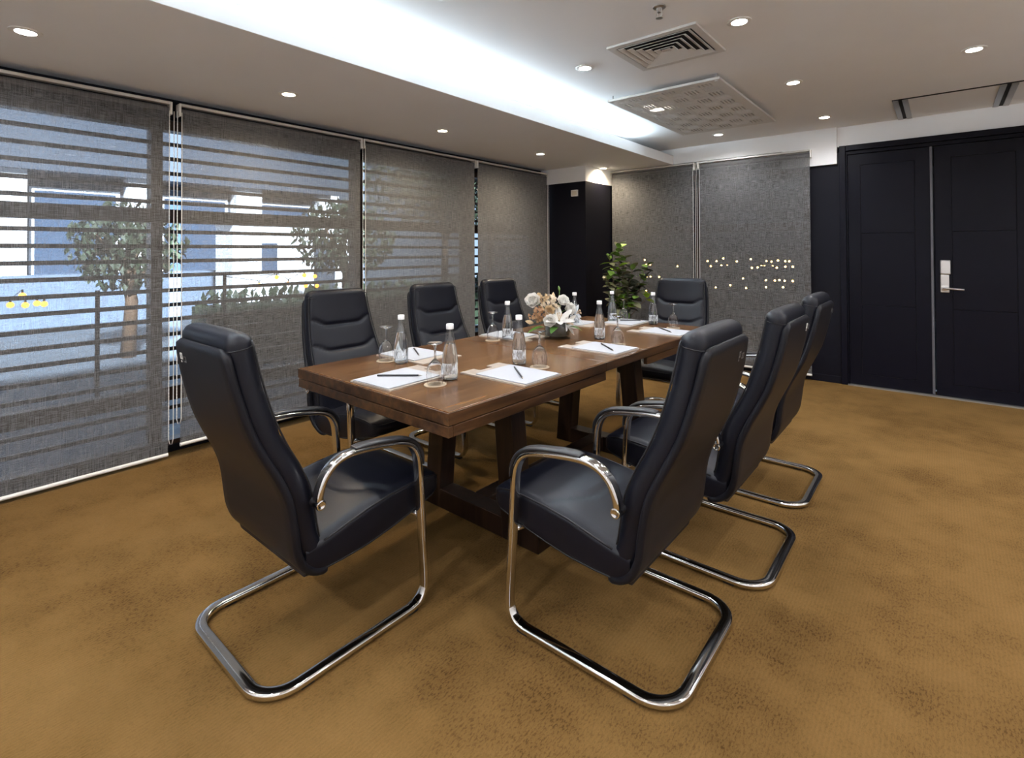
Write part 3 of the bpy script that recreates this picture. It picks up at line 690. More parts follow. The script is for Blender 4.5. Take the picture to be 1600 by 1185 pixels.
def badge(ch, x, z, white=True):
    y = interp([(0.93, -0.043), (1.03, -0.063), (1.056, -0.068)], z)-0.0005
    bd = MB()
    ringbox(bd, 0.0095, 0.011, 0.0045, 0, 0.0015); bd.box((-0.0075, -0.022, 0), (-0.001, -0.016, 0.0015))
    o = bd.obj('maker_badge', M_BADGE if white else M_BADGEG, ch); o.rotation_euler = (R(90-9), 0, 0); o.location = (x, y, z); o.rotation_euler = (R(90+9), 0, 0)
    r = MB(); ringbox(r, 0.011, 0.010, 0.003, 0, 0.0012); q = r.obj('maker_badge', M_BADGEG, ch); q.rotation_euler = o.rotation_euler; q.location = (x+0.034, y, z-0.008)
    tag(o, 'small white maker badge' if white else 'faint grey maker badge')

chair0 = build_chair()
CH = [(-1.825, 0.680, 0, 'black leather cantilever chair at the near end of the table, seen from behind at left'),
      (-0.585, 1.720, 90, 'nearest black leather cantilever chair on the door side, in the right foreground'),
      (-0.525, 2.460, 90, 'middle black leather cantilever chair of the three on the door side'),
      (-0.545, 3.280, 90, 'farthest black leather cantilever chair of the three on the door side'),
      (-3.02, 1.840, -90, 'nearest black leather cantilever chair on the window side, facing the table'),
      (-3.00, 2.650, -90, 'middle black leather cantilever chair of the three on the window side'),
      (-3.02, 3.430, -90, 'farthest black leather cantilever chair of the three on the window side'),
      (-1.755, 4.42, 180, 'black leather cantilever chair at the far end of the table by the plant')]
chairs = []
for i, (x, y, rz, lb) in enumerate(CH):
    c = chair0 if i == 0 else copy_tree(chair0)
    c.location = (x, y, 0); c.rotation_euler = (0, 0, R(rz)); tag(c, lb, group='conference chairs round the table'); chairs.append(c)
badge(chairs[0], -0.155, 1.000, True); badge(chairs[1], 0.115, 0.995, False); badge(chairs[2], 0.150, 1.010, True); badge(chairs[3], 0.150, 1.005, False)

# ================================================================== THINGS ON THE TABLE
# writing boards: local +y points to the sitter; paper near the sitter, notched tab beyond it
def make_pad(pencil_a, pencil_b):
    def board():
        w, y0, y1, t = 0.132, -0.185, 0.190, 0.006
        out = [(-w, y1), (w, y1), (w, y0), (0.045, y0), (0.045, y0+0.035), (0.038, y0+0.042), (-0.038, y0+0.042), (-0.045, y0+0.035), (-0.045, y0), (-w, y0)]
        n = len(out); mb = MB(); mb.add([(x, y, 0) for x, y in out]+[(x, y, t) for x, y in out], [tuple(range(n-1, -1, -1)), tuple(range(n, 2*n))]+[(i, (i+1) % n, n+(i+1) % n, n+i) for i in range(n)])
        return mb
    p = thing('writing_pad', '', 'writing pad'); board().obj('backing_board', M_BOARD, p, fix=True)
    MB().box((-0.118, -0.098, 0.0062), (0.118, 0.186, 0.0112)).obj('paper', M_PAPER, p, bevel=0.0008, seg=1)
    return p
def pencil(parent_loc, rz, a, b, label):
    a, b = Vector((*a, 0)), Vector((*b, 0)); d = (b-a); L = d.length
    p = thing('pencil', label, 'pencil', parent_loc, rz, 'black pencils on the writing pads')
    t = d.normalized(); zz = Vector((0, 0, 0.0044))
    MB().tube([a+zz, b-t*0.016+zz], 0.0042, 6).obj('barrel', M_PENCIL, p)
    MB().tube([b-t*0.0155+zz, b+zz], [0.0040, 0.0006], 6).obj('point', M_TIP, p)
    return p
pad0 = make_pad(None, None)
# (x, y of local origin, rotation so that local +y faces the sitter, label, pencil ends)
PADS = [(-1.815, 1.440, 180+1.5, 'white writing pad at the near end of the table, pencil lying lengthwise on it', ((0.080, 0.090), (-0.075, -0.030))),
        (-1.496, 1.775, -90, 'white writing pad nearest the front right corner of the table', ((-0.071, -0.033), (0.072, 0.132))),
        (-1.505, 2.560, -92, 'white writing pad before the middle chair on the door side', ((-0.068, -0.020), (0.075, 0.150))),
        (-1.470, 3.330, -91, 'white writing pad before the farthest chair on the door side', ((-0.090, -0.05), (0.055, 0.105))),
        (-2.130, 1.780, 91, 'white writing pad before the nearest window-side chair, partly behind a bottle', ((0.075, 0.13), (-0.030, -0.035))),
        (-2.130, 2.570, 90, 'white writing pad before the middle window-side chair', ((0.075, 0.13), (-0.030, -0.035))),
        (-2.130, 3.330, 90, 'white writing pad behind the flower vase on the window side', ((0.04, -0.06), (-0.05, -0.02))),
        (-1.860, 3.545, 0, 'white writing pad at the far end of the table', ((-0.060, 0.06), (0.085, 0.150)))]
for i, (x, y, rz, lb, (pa, pb)) in enumerate(PADS):
    p = pad0 if i == 0 else copy_tree(pad0)
    p.location = (x, y, TT); p.rotation_euler = (0, 0, R(rz)); tag(p, lb, group='writing pads on the table')
    if i == 6: continue
    pencil((x, y, TT+0.0112), R(rz), pa, pb, 'black pencil on the '+lb[6:].split(',')[0])
# bottles
def make_bottle():
    b = thing('water_bottle', '', 'bottle')
    prof = [(0.002, 0.0), (0.029, 0.0), (0.034, 0.004), (0.0352, 0.012), (0.0352, 0.080), (0.0335, 0.102), (0.0285, 0.135), (0.0215, 0.165), (0.0165, 0.190), (0.0145, 0.212), (0.0145, 0.222), (0.0115, 0.222)]
    MB().lathe(prof, 26, cap=False).obj('bottle_glass', M_BOTTLE, b, smooth=50)
    MB().lathe([(0.001, 0.005), (0.030, 0.005), (0.0328, 0.012), (0.0328, 0.080), (0.0312, 0.102), (0.0263, 0.135), (0.0212, 0.155), (0.001, 0.1555)], 26).obj('water', M_WATER, b, smooth=50)
    MB().lathe([(0.0160, 0.218), (0.0165, 0.220), (0.0165, 0.238), (0.0150, 0.2405), (0.001, 0.2405)], 22).obj('cap', M_CAP, b, smooth=40)
    # label: a curved white band with small printed marks
    lb = MB(); n = 18; a0, a1 = -1.2, 1.2
    def arc(z0, z1, a0, a1, r, n, mb):
        mb.add([(r*math.sin(a0+(a1-a0)*i/n), -r*math.cos(a0+(a1-a0)*i/n), z) for z in (z0, z1) for i in range(n+1)], [(i, i+1, n+2+i, n+1+i) for i in range(n)])
    arc(0.028, 0.074, a0, a1, 0.0357, n, lb); l = lb.obj('bottle_label', M_LABEL, b, smooth=True, fix=False)
    return b
def label_mat():
    m, n, l, b = new_mat('frosted_label'); b.inputs['Base Color'].default_value = (0.72, 0.77, 0.82, 1); b.inputs['Roughness'].default_value = 0.6
    tc = n.new('ShaderNodeTexCoord'); f = scaled_noise(n, l, tc.outputs['Object'], (110, 110, 45), 2)
    a = math_node(n, l, 'ADD', math_node(n, l, 'MULTIPLY', math_node(n, l, 'SUBTRACT', f, 0.42), 2.6, True), 0.22, True)
    tr_ = n.new('ShaderNodeBsdfTransparent'); mix = n.new('ShaderNodeMixShader'); l.new(a, mix.inputs[0]); l.new(tr_.outputs[0], mix.inputs[1]); l.new(b.outputs[0], mix.inputs[2]); l.new(mix.outputs[0], n['Material Output'].inputs[0]); return m
M_LABEL = label_mat()
bot0 = make_bottle()
BOT = [(-1.641, 1.543, 'clear glass water bottle with white cap nearest the front edge of the table'), (-2.063, 1.610, 'clear water bottle beside the pad of the nearest window-side chair'),
       (-1.598, 1.965, 'clear water bottle behind the front right writing pad'), (-2.091, 2.458, 'clear water bottle left of the flower vase, in front of the farthest window-side chair'),
       (-1.653, 2.834, 'clear water bottle just right of the flower vase'), (-2.129, 3.284, 'clear water bottle behind the flower vase, against the dark column'),
       (-1.964, 3.560, 'clear water bottle at the far end of the table, in front of the plant'), (-1.664, 3.640, 'clear water bottle in front of the far end chair')]
for i, (x, y, lb) in enumerate(BOT):
    b = bot0 if i == 0 else copy_tree(bot0)
    b.location = (x, y, TT); b.rotation_euler = (0, 0, R(38+random.uniform(-25, 25))); tag(b, lb, group='water bottles on the table')
# upturned wine glasses on coasters
def make_glass():
    g = thing('wine_glass', '', 'wine glass')
    prof = [(0.0310, 0.0), (0.0335, 0.012), (0.0365, 0.030), (0.0365, 0.050), (0.0320, 0.070), (0.0220, 0.088), (0.0110, 0.099), (0.0055, 0.105)]
    inner = [(r-0.0014, z) for r, z in prof[:-2]]+[(0.009, 0.0965), (0.001, 0.100)]
    MB().lathe(list(reversed(inner))+prof+[(0.001, 0.1055)], 26, cap=True).obj('bowl', M_GLASS, g, smooth=60)
    MB().lathe([(0.0050, 0.104), (0.0042, 0.118), (0.0042, 0.145), (0.0060, 0.158)], 14).obj('stem', M_GLASS, g, smooth=60)
    MB().lathe([(0.0060, 0.157), (0.012, 0.163), (0.032, 0.1685), (0.033, 0.170), (0.032, 0.1715), (0.001, 0.1712)], 26).obj('foot', M_GLASS, g, smooth=50)
    return g
coast0 = None; gl0 = make_glass()
GL = [(-1.620, 1.439, 'front corner of the table'), (-2.166, 1.595, 'nearest window-side place'), (-1.473, 1.966, 'nearest door-side place, before the vase'), (-2.145, 2.380, 'middle window-side place'),
      (-1.467, 2.722, 'middle door-side place'), (-2.215, 3.150, 'farthest window-side place behind the flowers'), (-1.915, 3.655, 'far end place before the plant'), (-1.472, 3.553, 'farthest door-side place before the end chair')]
cm = MB().lathe([(0.001, 0.0), (0.046, 0.0), (0.047, 0.001), (0.047, 0.003), (0.046, 0.004), (0.001, 0.004)], 30).mesh('coaster', M_COASTER, smooth=40)
for i, (x, y, lb) in enumerate(GL):
    c = link('coaster', cm, None, (x, y, TT)); tag(c, 'round beige paper coaster under the glass at the '+lb, 'coaster', 'coasters on the table')
    g = gl0 if i == 0 else copy_tree(gl0)
    g.location = (x, y, TT+0.004); tag(g, 'upturned wine glass at the '+lb, group='upturned wine glasses')

# ------------------------------------------------------------------ flowers
VX, VY = -1.887, 2.71
vs = thing('flower_vase', 'round clear glass vase lined with dark leaves on the table', 'vase', (VX, VY, TT))
MB().lathe([(0.001, 0.0), (0.080, 0.0), (0.083, 0.004), (0.083, 0.112), (0.080, 0.112), (0.079, 0.018), (0.001, 0.016)], 36, cap=False).obj('vase_glass', M_VGLASS, vs, smooth=50)
MB().lathe([(0.001, 0.019), (0.070, 0.019), (0.0755, 0.024), (0.0755, 0.106), (0.001, 0.108)], 30).obj('leaf_lining', M_WRAP, vs, smooth=50)
rv = Vector((math.cos(YAW), math.sin(YAW), 0)); fv = Vector((-math.sin(YAW), math.cos(YAW), 0))
def bq(dx, dz, dd=0.0): return Vector((VX, VY, TT))+rv*dx+fv*dd+Vector((0, 0, dz))   # lateral, height above table, depth
def petal(L, Wd, curl, cup=0.25, n=6, m=4):
    vs_, fs_ = [], []
    for i in range(n+1):
        u = i/n; w = Wd*math.sin(math.pi*min(1, (0.08+0.92*u)**0.8*0.97))**0.7
        for j in range(m+1):
            v = 2*j/m-1; vs_.append((w*v/1.0, L*u*math.cos(curl*u*0.5), L*(math.sin(curl*u)*0.5)+cup*w*v*v))
    for i in range(n):
        for j in range(m): a = i*(m+1)+j; fs_.append((a, a+1, a+m+2, a+m+1))
    return vs_, fs_
def add_x(mb, vf, mat4):
    mb.add([mat4 @ Vector(v) for v in vf[0]], vf[1])
def look(d): return Vector(d).normalized().to_track_quat('Z', 'Y').to_matrix().to_4x4()
def stem_to(th, p, col=M_STEM, r=0.0025):
    base = Vector((VX+random.uniform(-0.03, 0.03), VY+random.uniform(-0.03, 0.03), TT+0.10))
    MB().tube(cat_curve([base, (base+p)/2+Vector((0, 0, 0.02)), p], 4), r, 6).obj('stem', col, th, smooth=True)
def rose(p, d, r, mat, label, kind='rose'):
    th = thing('rose', label, 'flower', (0, 0, 0), 0, 'flowers in the vase'); mb = MB(); base = Matrix.Translation(p) @ look(d)
    for ring, (cnt, tilt, ln) in enumerate([(4, 86, 0.85), (5, 76, 1.0), (6, 64, 1.1), (7, 48, 1.15), (7, 30, 1.05)]):
        for k in range(cnt):
            a = 2*math.pi*k/cnt+ring*0.6+random.uniform(-.1, .1)
            m4 = base @ Matrix.Rotation(a, 4, 'Z') @ Matrix.Translation((0, r*0.10*ring, -r*0.25)) @ Matrix.Rotation(R(tilt+random.uniform(-6, 6)), 4, 'X')
            add_x(mb, petal(r*ln, r*0.60, 0.9, 0.6), m4)
    mb.ico(p, r*0.35, 1); mb.obj('bloom', mat, th, smooth=True, fix=False); stem_to(th, p-Vector(d).normalized()*r*0.2); return th
def lily(p, d, L, mat, label):
    th = thing('lily', label, 'flower', (0, 0, 0), 0, 'flowers in the vase'); mb = MB(); base = Matrix.Translation(p) @ look(d)
    for k in range(6):
        m4 = base @ Matrix.Rotation(2*math.pi*k/6, 4, 'Z') @ Matrix.Translation((0, L*0.06, 0)) @ Matrix.Rotation(R(52 if k % 2 else 44), 4, 'X')
        add_x(mb, petal(L, L*0.20, -0.9, 0.25, 8), m4)
    mb.obj('petals', mat, th, smooth=True, fix=False)
    st_ = MB()
    for k in range(6):
        e = base @ (Matrix.Rotation(k, 4, 'Z') @ Vector((0, L*0.14, L*0.5))); st_.tube([p, e], 0.0012, 5); st_.ico(e, 0.004, 1)
    st_.obj('stamens', M_PETC, th); stem_to(th, p); return th
def spray(p, r, cnt, mat, label, br=0.013):
    th = thing('blossom_spray', label, 'flower', (0, 0, 0), 0, 'flowers in the vase'); mb = MB()
    for k in range(cnt):
        q = p+Vector((random.gauss(0, 1), random.gauss(0, 1), random.gauss(0, 1))).normalized()*r*random.uniform(0.4, 1); d = (q-p+Vector((0, 0, 0.01))-fv*0.015)
        base = Matrix.Translation(q) @ look(d)
        for j in range(5):
            add_x(mb, petal(br*1.2, br*0.55, 0.5, 0.3, 4, 2), base @ Matrix.Rotation(2*math.pi*j/5, 4, 'Z') @ Matrix.Rotation(R(35), 4, 'X'))
        mb.tube([q, p-Vector((0, 0, r))], 0.001, 4)
    mb.obj('blossoms', mat, th, smooth=True, fix=False); stem_to(th, p-Vector((0, 0, r))); return th
K = 1/254.0
def at(px, py, dd=0.0): return bq((px-871)*K, (528-py)*K, dd)
cv = -fv
rose(at(833, 469), cv+Vector((0, 0, 0.5))-rv*0.4, 0.052, M_PETW, 'large white rose at the upper left of the bouquet')
rose(at(857, 497, -0.09), cv+Vector((0, 0, 0.15))-rv*0.1, 0.040, M_PETW, 'open white bloom at the front of the bouquet, just above the vase rim')
rose(at(879, 470, -0.01), cv+Vector((0, 0, 0.8))+rv*0.2, 0.042, M_PETW, 'white rose at the upper right of the bouquet')
rose(at(889, 481, -0.02), cv+Vector((0, 0, 0.3))+rv*0.5, 0.040, M_PETW, 'white rosebud at the right side of the bouquet')
lily(at(872, 498, -0.08), cv*0.6+Vector((0, 0, 1.0)), 0.105, M_PETW, 'large white lily opening at the front centre of the bouquet')
lily(at(884, 503, -0.05), cv*0.6+rv*0.9+Vector((0, 0, 0.2)), 0.085, M_PETW, 'white lily drooping at the lower right of the bouquet')
lily(at(899, 490, 0.03), rv*1.0+Vector((0, 0, 0.35))+cv*0.2, 0.085, M_PETB, 'white lily coloured as in shade reaching out to the right of the bouquet')
rose(at(857, 483, -0.05), cv+Vector((0, 0, 0.3)), 0.034, M_PETC, 'cream yellow bloom in the middle of the bouquet')
spray(at(839, 488, -0.04), 0.052, 40, M_PETP, 'spray of small peach blossoms at the left of the bouquet')
spray(at(859, 472, 0.0), 0.062, 44, petal_mat('pale_blossom', (0.86, 0.77, 0.64)), 'spray of pale cream blossoms at the top of the bouquet', 0.015)
spray(at(848, 465, 0.02), 0.042, 22, M_PETC, 'spray of cream buds at the upper left of the bouquet')
def bud(p, d, L, w, mat, label):
    th = thing('flower_bud', label, 'flower bud', (0, 0, 0), 0, 'flowers in the vase'); m4 = Matrix.Translation(p) @ look(d)
    mb = MB(); mb.lathe([(0.002, 0), (w*0.7, L*0.2), (w, L*0.45), (w*0.7, L*0.75), (0.001, L)], 10); mb.v = [tuple(m4 @ Vector(v)) for v in mb.v]
    mb.obj('bud', mat, th, smooth=True); stem_to(th, p); return th
bud(at(864, 468, 0.0), Vector((0, 0, 1))+rv*0.05, 0.055, 0.014, M_PETC, 'pointed cream lily bud standing at the top of the bouquet')
bud(at(875, 453, 0.02), Vector((0, 0, 1))-rv*0.15, 0.036, 0.008, M_STEM, 'thin green bud stalk sticking up highest from the bouquet')
bud(at(832, 503, -0.03), -rv+Vector((0, 0, 0.25)), 0.055, 0.014, M_PETC, 'cream bud pointing left beside the green leaf')
def leaf_mesh(L, w, fold=0.25, bend=0.3, n=7):
    vs_, fs_ = [], []
    for i in range(n+1):
        u = i/n; ww = w*math.sin(math.pi*u**0.85)**0.8 if 0 < u < 1 else 0.0006
        z = -bend*L*u*u
        vs_ += [(-ww, L*u, z+fold*ww), (0, L*u, z), (ww, L*u, z+fold*ww)]
    for i in range(n):
        a = 3*i; fs_ += [(a, a+1, a+4, a+3), (a+1, a+2, a+5, a+4)]
    mb = MB(); mb.add(vs_, fs_); return mb
for nm, px, py, dd, d, L, w in [('left', 850, 508, -0.07, -rv+cv*0.3, 0.12, 0.030), ('front', 868, 507, -0.09, -rv*0.6+cv-Vector((0, 0, .1)), 0.085, 0.024), ('right', 888, 508, -0.05, rv+cv*0.3, 0.085, 0.022), ('rear', 866, 480, 0.06, Vector((0, 0, 1))-rv*.3, 0.08, 0.02)]:
    e = leaf_mesh(L, w).obj('lily_leaf', M_LEAF, None, smooth=True, fix=False)
    e.matrix_world = Matrix.Translation(at(px, py, dd)) @ Vector(d).normalized().to_track_quat('Y', 'Z').to_matrix().to_4x4()
    tag(e, 'glossy green leaf at the %s of the bouquet' % nm, 'leaf', 'leaves in the vase')

# ------------------------------------------------------------------ potted plant by the column
PX, PY = -2.93, 5.50
pt = thing('potted_plant', 'leafy rubber plant in a dark pot in front of the corner column', 'plant', (PX, PY, 0))
MB().lathe([(0.001, 0), (0.14, 0), (0.15, 0.01), (0.18, 0.32), (0.185, 0.34), (0.17, 0.34), (0.165, 0.30), (0.001, 0.30)], 28).obj('pot', M_POT, pt, smooth=40)
MB().lathe([(0.001, 0.30), (0.166, 0.302), (0.001, 0.312)], 20).obj('soil', M_SOIL, pt)
KP = 1/147.0
def ap(px, py, dd=0.0): return rv*((px-953)*KP)+fv*dd+Vector((0, 0, 1.35-(py-388)*KP))
lm = [leaf_mesh(0.125, 0.043, 0.25, 0.22).mesh('leaf', m, smooth=True, fix=False) for m in (M_PL1, M_PL2, M_PL3, M_PL4)]
STEMS = [((952, 380), 0.02, 34, (0.55, 0.0, 0.15, 0.30)), ((934, 400), -0.03, 28, (0.35, 0.12, 0.03, 0.50)), ((931, 438), -0.05, 26, (0.4, 0.12, 0.0, 0.48)), ((946, 462), -0.08, 18, (0.55, 0.05, 0.1, 0.3)), ((962, 402), 0.03, 30, (0.2, 0.35, 0.0, 0.45)),
         ((975, 418), -0.03, 26, (0.25, 0.55, 0.0, 0.2)), ((1003, 414), 0.0, 18, (0.5, 0.4, 0.05, 0.05)), ((997, 438), -0.02, 20, (0.15, 0.75, 0.0, 0.1)), ((985, 455), 0.04, 12, (0.0, 1.0, 0.0, 0.0)), ((967, 448), 0.0, 16, (0.1, 0.75, 0.0, 0.15)), ((1000, 468), -0.06, 4, (0, 0, 1, 0))]
for (tx, ty), dd, cnt, wts in STEMS:
    base = Vector((random.uniform(-.04, .04), random.uniform(-.04, .04), 0.30)); tip = ap(tx, ty, dd); mid = base.lerp(tip, 0.5)*1.0; mid = Vector((mid.x*0.7, mid.y*0.7, mid.z))
    path = cat_curve([base, mid, tip], 10)
    MB().tube(path, [0.007-0.005*i/(len(path)-1) for i in range(len(path))], 6).obj('stem', M_BARK, pt, smooth=True)
    for k in range(cnt):
        u = 1-0.62*(k/cnt)**1.1 if cnt > 6 else 1-0.1*k/cnt
        q = path[min(len(path)-1, int(u*(len(path)-1)))]
        az = k*2.4+random.uniform(-.4, .4); el = random.uniform(-0.35, 0.8) if k > 2 else random.uniform(0.5, 1.3)
        d = Vector((math.cos(az)*math.cos(el), math.sin(az)*math.cos(el), math.sin(el)))
        me = random.choices(lm, wts)[0]
        o = link('leaf', me, pt); s = random.uniform(0.75, 1.15)
        o.matrix_local = Matrix.Translation(q+Vector((random.uniform(-.01, .01), random.uniform(-.01, .01), 0))) @ d.to_track_quat('Y', 'Z').to_matrix().to_4x4() @ Matrix.Rotation(random.uniform(-.5, .5), 4, 'Y') @ Matrix.Scale(s, 4)

# ================================================================== OUTSIDE
structure('floor_outside', MB().box((-40, -25, -0.35), (XW-0.25, 45, -0.15)), M_PAVE)
structure('floor_beyond_end', MB().box((XW-0.25, YE+0.22, -0.35), (6, 14.3, -0.15)), M_PAVE)
structure('wall_light_block', MB().box((-9.4, 14.0, -0.15), (6, 14.3, 3.4)).box((2.3, YE+0.2, -0.15), (2.5, 14.0, 3.4)), M_BLOCK)  # dark walls added to hide the sky and keep the sun out
structure('ceiling_light_block', MB().box((-9.4, YE+2.4, 3.1), (-6.2, 14.3, 3.4)).box((-6.2, YE+0.2, 3.1), (6, 14.3, 3.4)), M_BLOCK)  # added roof that blocks sky light beyond the end windows
M_PLINTH = simple('blue_grey_plinth', (0.13, 0.175, 0.24), 0.8, noise=0.15, nscale=3)
def building(x, y0, y1, label):
    b = thing('pale_building', label, 'building', (x, (y0+y1)/2, -0.15))
    L = (y1-y0)/2
    MB().box((-3, -L, 0), (-0.4, L, 9)).obj('wall', M_FACADE2, b)
    n = int(2*L/2.1)
    for k in range(n+1):
        yy = -L+2*L*k/n
        MB().box((-0.4, yy-0.33, 0), (0.0, yy+0.33, 3.2)).obj('column', M_FACADE, b)
        if k < n:
            f = MB().box((-0.42, yy+0.40, 0.9), (-0.36, yy+2*L/n-0.40, 2.9)).obj('window', M_FACADE, b)
            MB().box((-0.37, yy+0.48, 0.98), (-0.34, yy+2*L/n-0.48, 2.82)).obj('pane', M_FWIN, f)
            f = MB().box((-0.42, yy+0.40, 4.6), (-0.36, yy+2*L/n-0.40, 6.6)).obj('window', M_FACADE, b)
            MB().box((-0.37, yy+0.48, 4.68), (-0.34, yy+2*L/n-0.48, 6.52)).obj('pane', M_FWIN, f)
    MB().box((-0.5, -L, 3.2), (0.15, L, 4.0)).obj('cornice', M_FACADE2, b)
    MB().box((-0.4, -L, 0), (0.35, L, 1.05)).obj('plinth', M_PLINTH, b)
    return b
building(-14.2, -8, 8.4, 'pale columned building across the yard seen through the window blinds')
gh = thing('white_annex', 'low white annex with a narrow blue window seen through the second blind', 'building', (-11.6, 5.9, -0.15))
MB().box((-0.9, -1.3, 0), (0, 1.7, 2.15)).obj('wall', M_FACADE, gh); MB().box((-1.0, -1.4, 2.15), (0.12, 1.8, 2.28)).obj('roof', M_FACADE2, gh)
f = MB().box((0.0, -0.75, 1.0), (0.03, -0.30, 1.75)).obj('window', M_FACADE, gh); MB().box((0.02, -0.70, 1.05), (0.035, -0.35, 1.70)).obj('pane', M_FWIN, f)
MB().box((0.0, 0.55, 0.0), (0.03, 1.1, 1.8)).obj('door_leaf', M_FACADE2, gh)
def foliage(mb, c, r, n, size):
    for k in range(n):
        v = Vector((random.gauss(0, 1), random.gauss(0, 1), random.gauss(0, 1))).normalized()*(random.random()**0.4)
        p = Vector(c)+Vector((v.x*r[0], v.y*r[1], v.z*r[2])); d = Vector((random.gauss(0, 1), random.gauss(0, 1), random.gauss(0, 1))).normalized()
        s = size*random.uniform(0.6, 1.3); m4 = Matrix.Translation(p) @ look(d)
        mb.add([m4 @ Vector(q) for q in ((0, -s, 0), (s*0.5, 0, s*0.15), (0, s, 0), (-s*0.5, 0, s*0.15))], [(0, 1, 2, 3)])
def tree(x, y, h, r, label, n=900):
    t = thing('garden_tree', label, 'tree', (x, y, -0.15), 0, 'trees outside the windows')
    MB().tube([(0, 0, 0), (0.05, 0.03, h*0.4), (0.0, -0.05, h*0.75)], [0.10, 0.08, 0.05], 8).obj('trunk', M_BARK, t, smooth=True)
    for k in range(4):
        a = k*1.7; MB().tube([(0.03, 0, h*0.4+0.1*k), (math.cos(a)*r*0.6, math.sin(a)*r*0.6, h*0.75+0.1*k)], [0.04, 0.015], 6).obj('branch', M_BARK, t, smooth=True)
    f = MB(); foliage(f, (0, 0, h*0.8), (r, r, h*0.33), int(n*1.6), 0.075); o = f.obj('crown', M_TREE, t, fix=False); tag(o, kind='stuff')
tree(-9.0, 2.15, 2.0, 0.75, 'bushy tree seen through the right half of the nearest blind', 700)
tree(-8.6, 5.4, 2.2, 0.95, 'leafy tree seen through the second window blind', 800)
tree(-9.6, 8.8, 4.2, 2.0, 'dark leafy tree beyond the third window blind', 2600)
tree(-12.4, 13.6, 4.6, 2.2, 'dark leafy tree beyond the corner of the room', 2600)
def hedge(x, y0, y1, h, label):
    t = thing('hedge', label, 'hedge', (x, (y0+y1)/2, -0.15)); L = (y1-y0)/2
    mb = MB(); random_n = int(260*L*2)
    for k in range(random_n):
        p = Vector((random.uniform(-0.35, 0.35), random.uniform(-L, L), h*random.random()**0.6)); d = Vector((random.gauss(0, 1), random.gauss(0, 1), random.gauss(0, 1))).normalized(); s = random.uniform(0.05, 0.11)
        m4 = Matrix.Translation(p) @ look(d); mb.add([m4 @ Vector(q) for q in ((0, -s, 0), (s*0.5, 0, 0), (0, s, 0), (-s*0.5, 0, 0))], [(0, 1, 2, 3)])
    mb.box((-0.28, -L, 0), (0.28, L, h*0.8))
    o = mb.obj('foliage', M_HEDGE, t, fix=False); tag(o, kind='stuff')
hedge(-7.2, -6.0, 0.40, 0.85, 'low dark hedge behind the nearest blind')
hedge(-7.6, 2.6, 8.2, 0.95, 'long dark hedge behind the second to fourth blinds')
# warm string lights beyond the end wall and in the yard
def string(name_pts, fixed, axis, label, bulb_me):
    s = thing('string_light', label, 'string light', (0, 0, 0), 0, 'warm string lights outside')
    P = [Vector((a, fixed, z)) if axis == 'x' else Vector((fixed, a, z)) for a, z in sorted(name_pts)]
    e0, e1 = P[0]+(P[0]-P[-1]).normalized()*0.4+Vector((0, 0, 0.1)), P[-1]+(P[-1]-P[0]).normalized()*0.4+Vector((0, 0, 0.1))
    cab = [e0]+[p+Vector((0, 0, 0.055)) for p in P]+[e1]
    MB().tube(cab, 0.004, 5).obj('cable', M_WIRE, s)
    for e in (e0, e1): MB().tube([Vector((e.x, e.y, -0.15)), e+Vector((0, 0, 0.02))], 0.02, 8).obj('post', M_WIRE, s)
    for p in P:
        b = link('bulb', bulb_me, s, p); MB().lathe([(0.008, 0.02), (0.008, 0.056)], 8, tuple(p)).obj('socket', M_WIRE, s)
BULB = MB().ico((0, 0, 0), 0.016, 2).mesh('bulb', M_BULB, smooth=True)
M_BULB2 = simple('yard_bulb', (1, 0.6, 0.2), 0.5, emit=(1.0, 0.36, 0.04), estr=8)
BULB2 = MB().ico((0, 0, 0), 0.028, 2).mesh('bulb', M_BULB2, smooth=True)
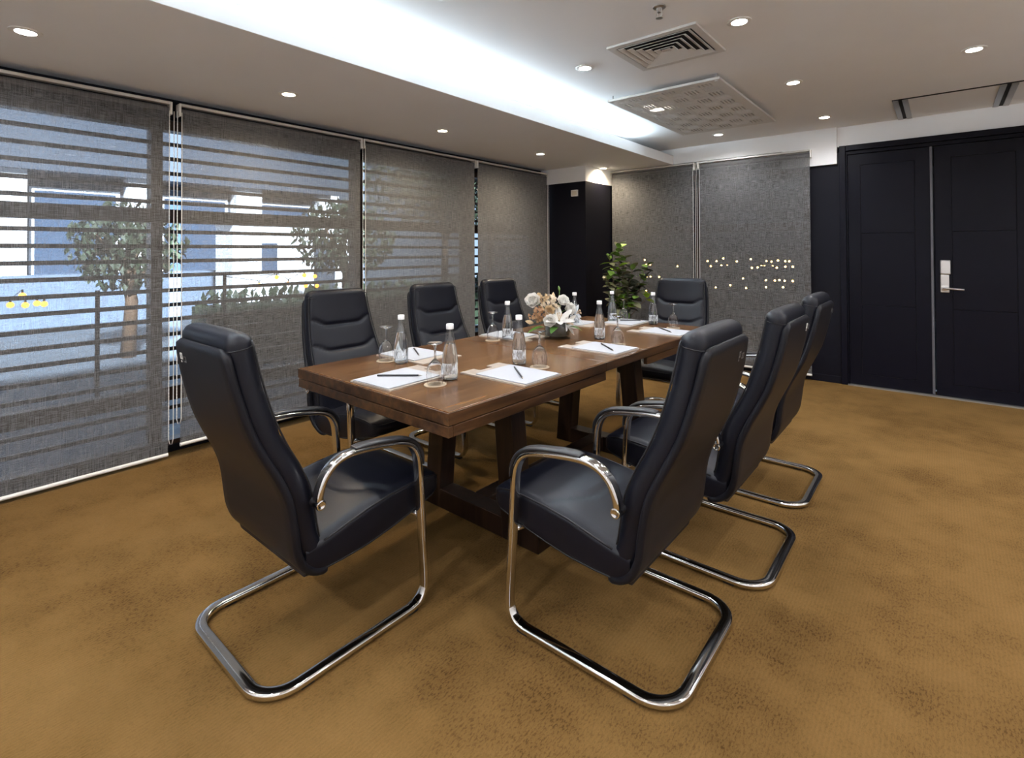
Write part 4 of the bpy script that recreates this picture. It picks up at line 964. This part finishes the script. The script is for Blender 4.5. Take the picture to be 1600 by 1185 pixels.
UP = [(-4.51, 1.16), (-3.28, 1.15), (-3.12, 1.15), (-3.0, 1.2), (-2.77, 1.15), (-2.54, 1.19), (-2.29, 1.16), (-2.21, 1.15), (-2.11, 1.17), (-2.0, 1.16), (-1.94, 1.16)]
MIDR = [(-4.89, 1.06), (-4.46, 1.07), (-4.38, 1.07), (-3.83, 1.05), (-3.47, 1.07), (-3.21, 1.06), (-3.02, 1.08), (-2.92, 1.09), (-2.51, 1.04), (-2.42, 1.05), (-2.36, 1.09), (-2.31, 1.09), (-2.18, 1.09), (-2.12, 1.05), (-1.99, 1.07), (-1.88, 1.07)]
LOW1 = [(-4.49, 0.81), (-4.41, 0.83), (-4.23, 0.83), (-2.68, 0.85), (-2.31, 0.83), (-2.17, 0.83), (-2.10, 0.84), (-2.02, 0.83), (-1.90, 0.83)]
LOW2 = [(-4.88, 0.73), (-4.70, 0.73), (-3.11, 0.68), (-2.86, 0.73), (-2.60, 0.69), (-2.28, 0.72), (-2.02, 0.73)]
LOW3 = [(-4.63, 0.54), (-4.52, 0.55), (-2.28, 0.64)]
string(UP, 9.5, 'x', 'topmost string of warm lights glowing through the end wall blinds', BULB)
string(MIDR, 9.46, 'x', 'second string of warm lights from the top behind the end wall blinds', BULB)
string(LOW1, 9.54, 'x', 'third string of warm lights behind the end wall blinds', BULB)
string(LOW2, 9.42, 'x', 'fourth string of warm lights behind the end wall blinds', BULB)
string(LOW3, 9.58, 'x', 'lowest string of warm lights behind the end wall blinds', BULB)
string([(0.67, 0.88), (0.77, 0.87), (0.85, 0.88), (0.90, 0.87), (0.75, 0.96)], -6.5, 'y', 'short string of orange lights seen through the nearest window blind', BULB2)
string([(2.89, 0.94), (3.11, 1.03), (3.26, 0.94), (3.48, 1.04), (3.50, 0.90), (3.66, 0.89), (3.63, 1.02)], -6.5, 'y', 'string of orange lights seen through the second window blind', BULB2)
string([(8.51, 1.02), (8.38, 0.75)], -6.5, 'y', 'pair of orange lights seen through the fourth window blind', BULB2)
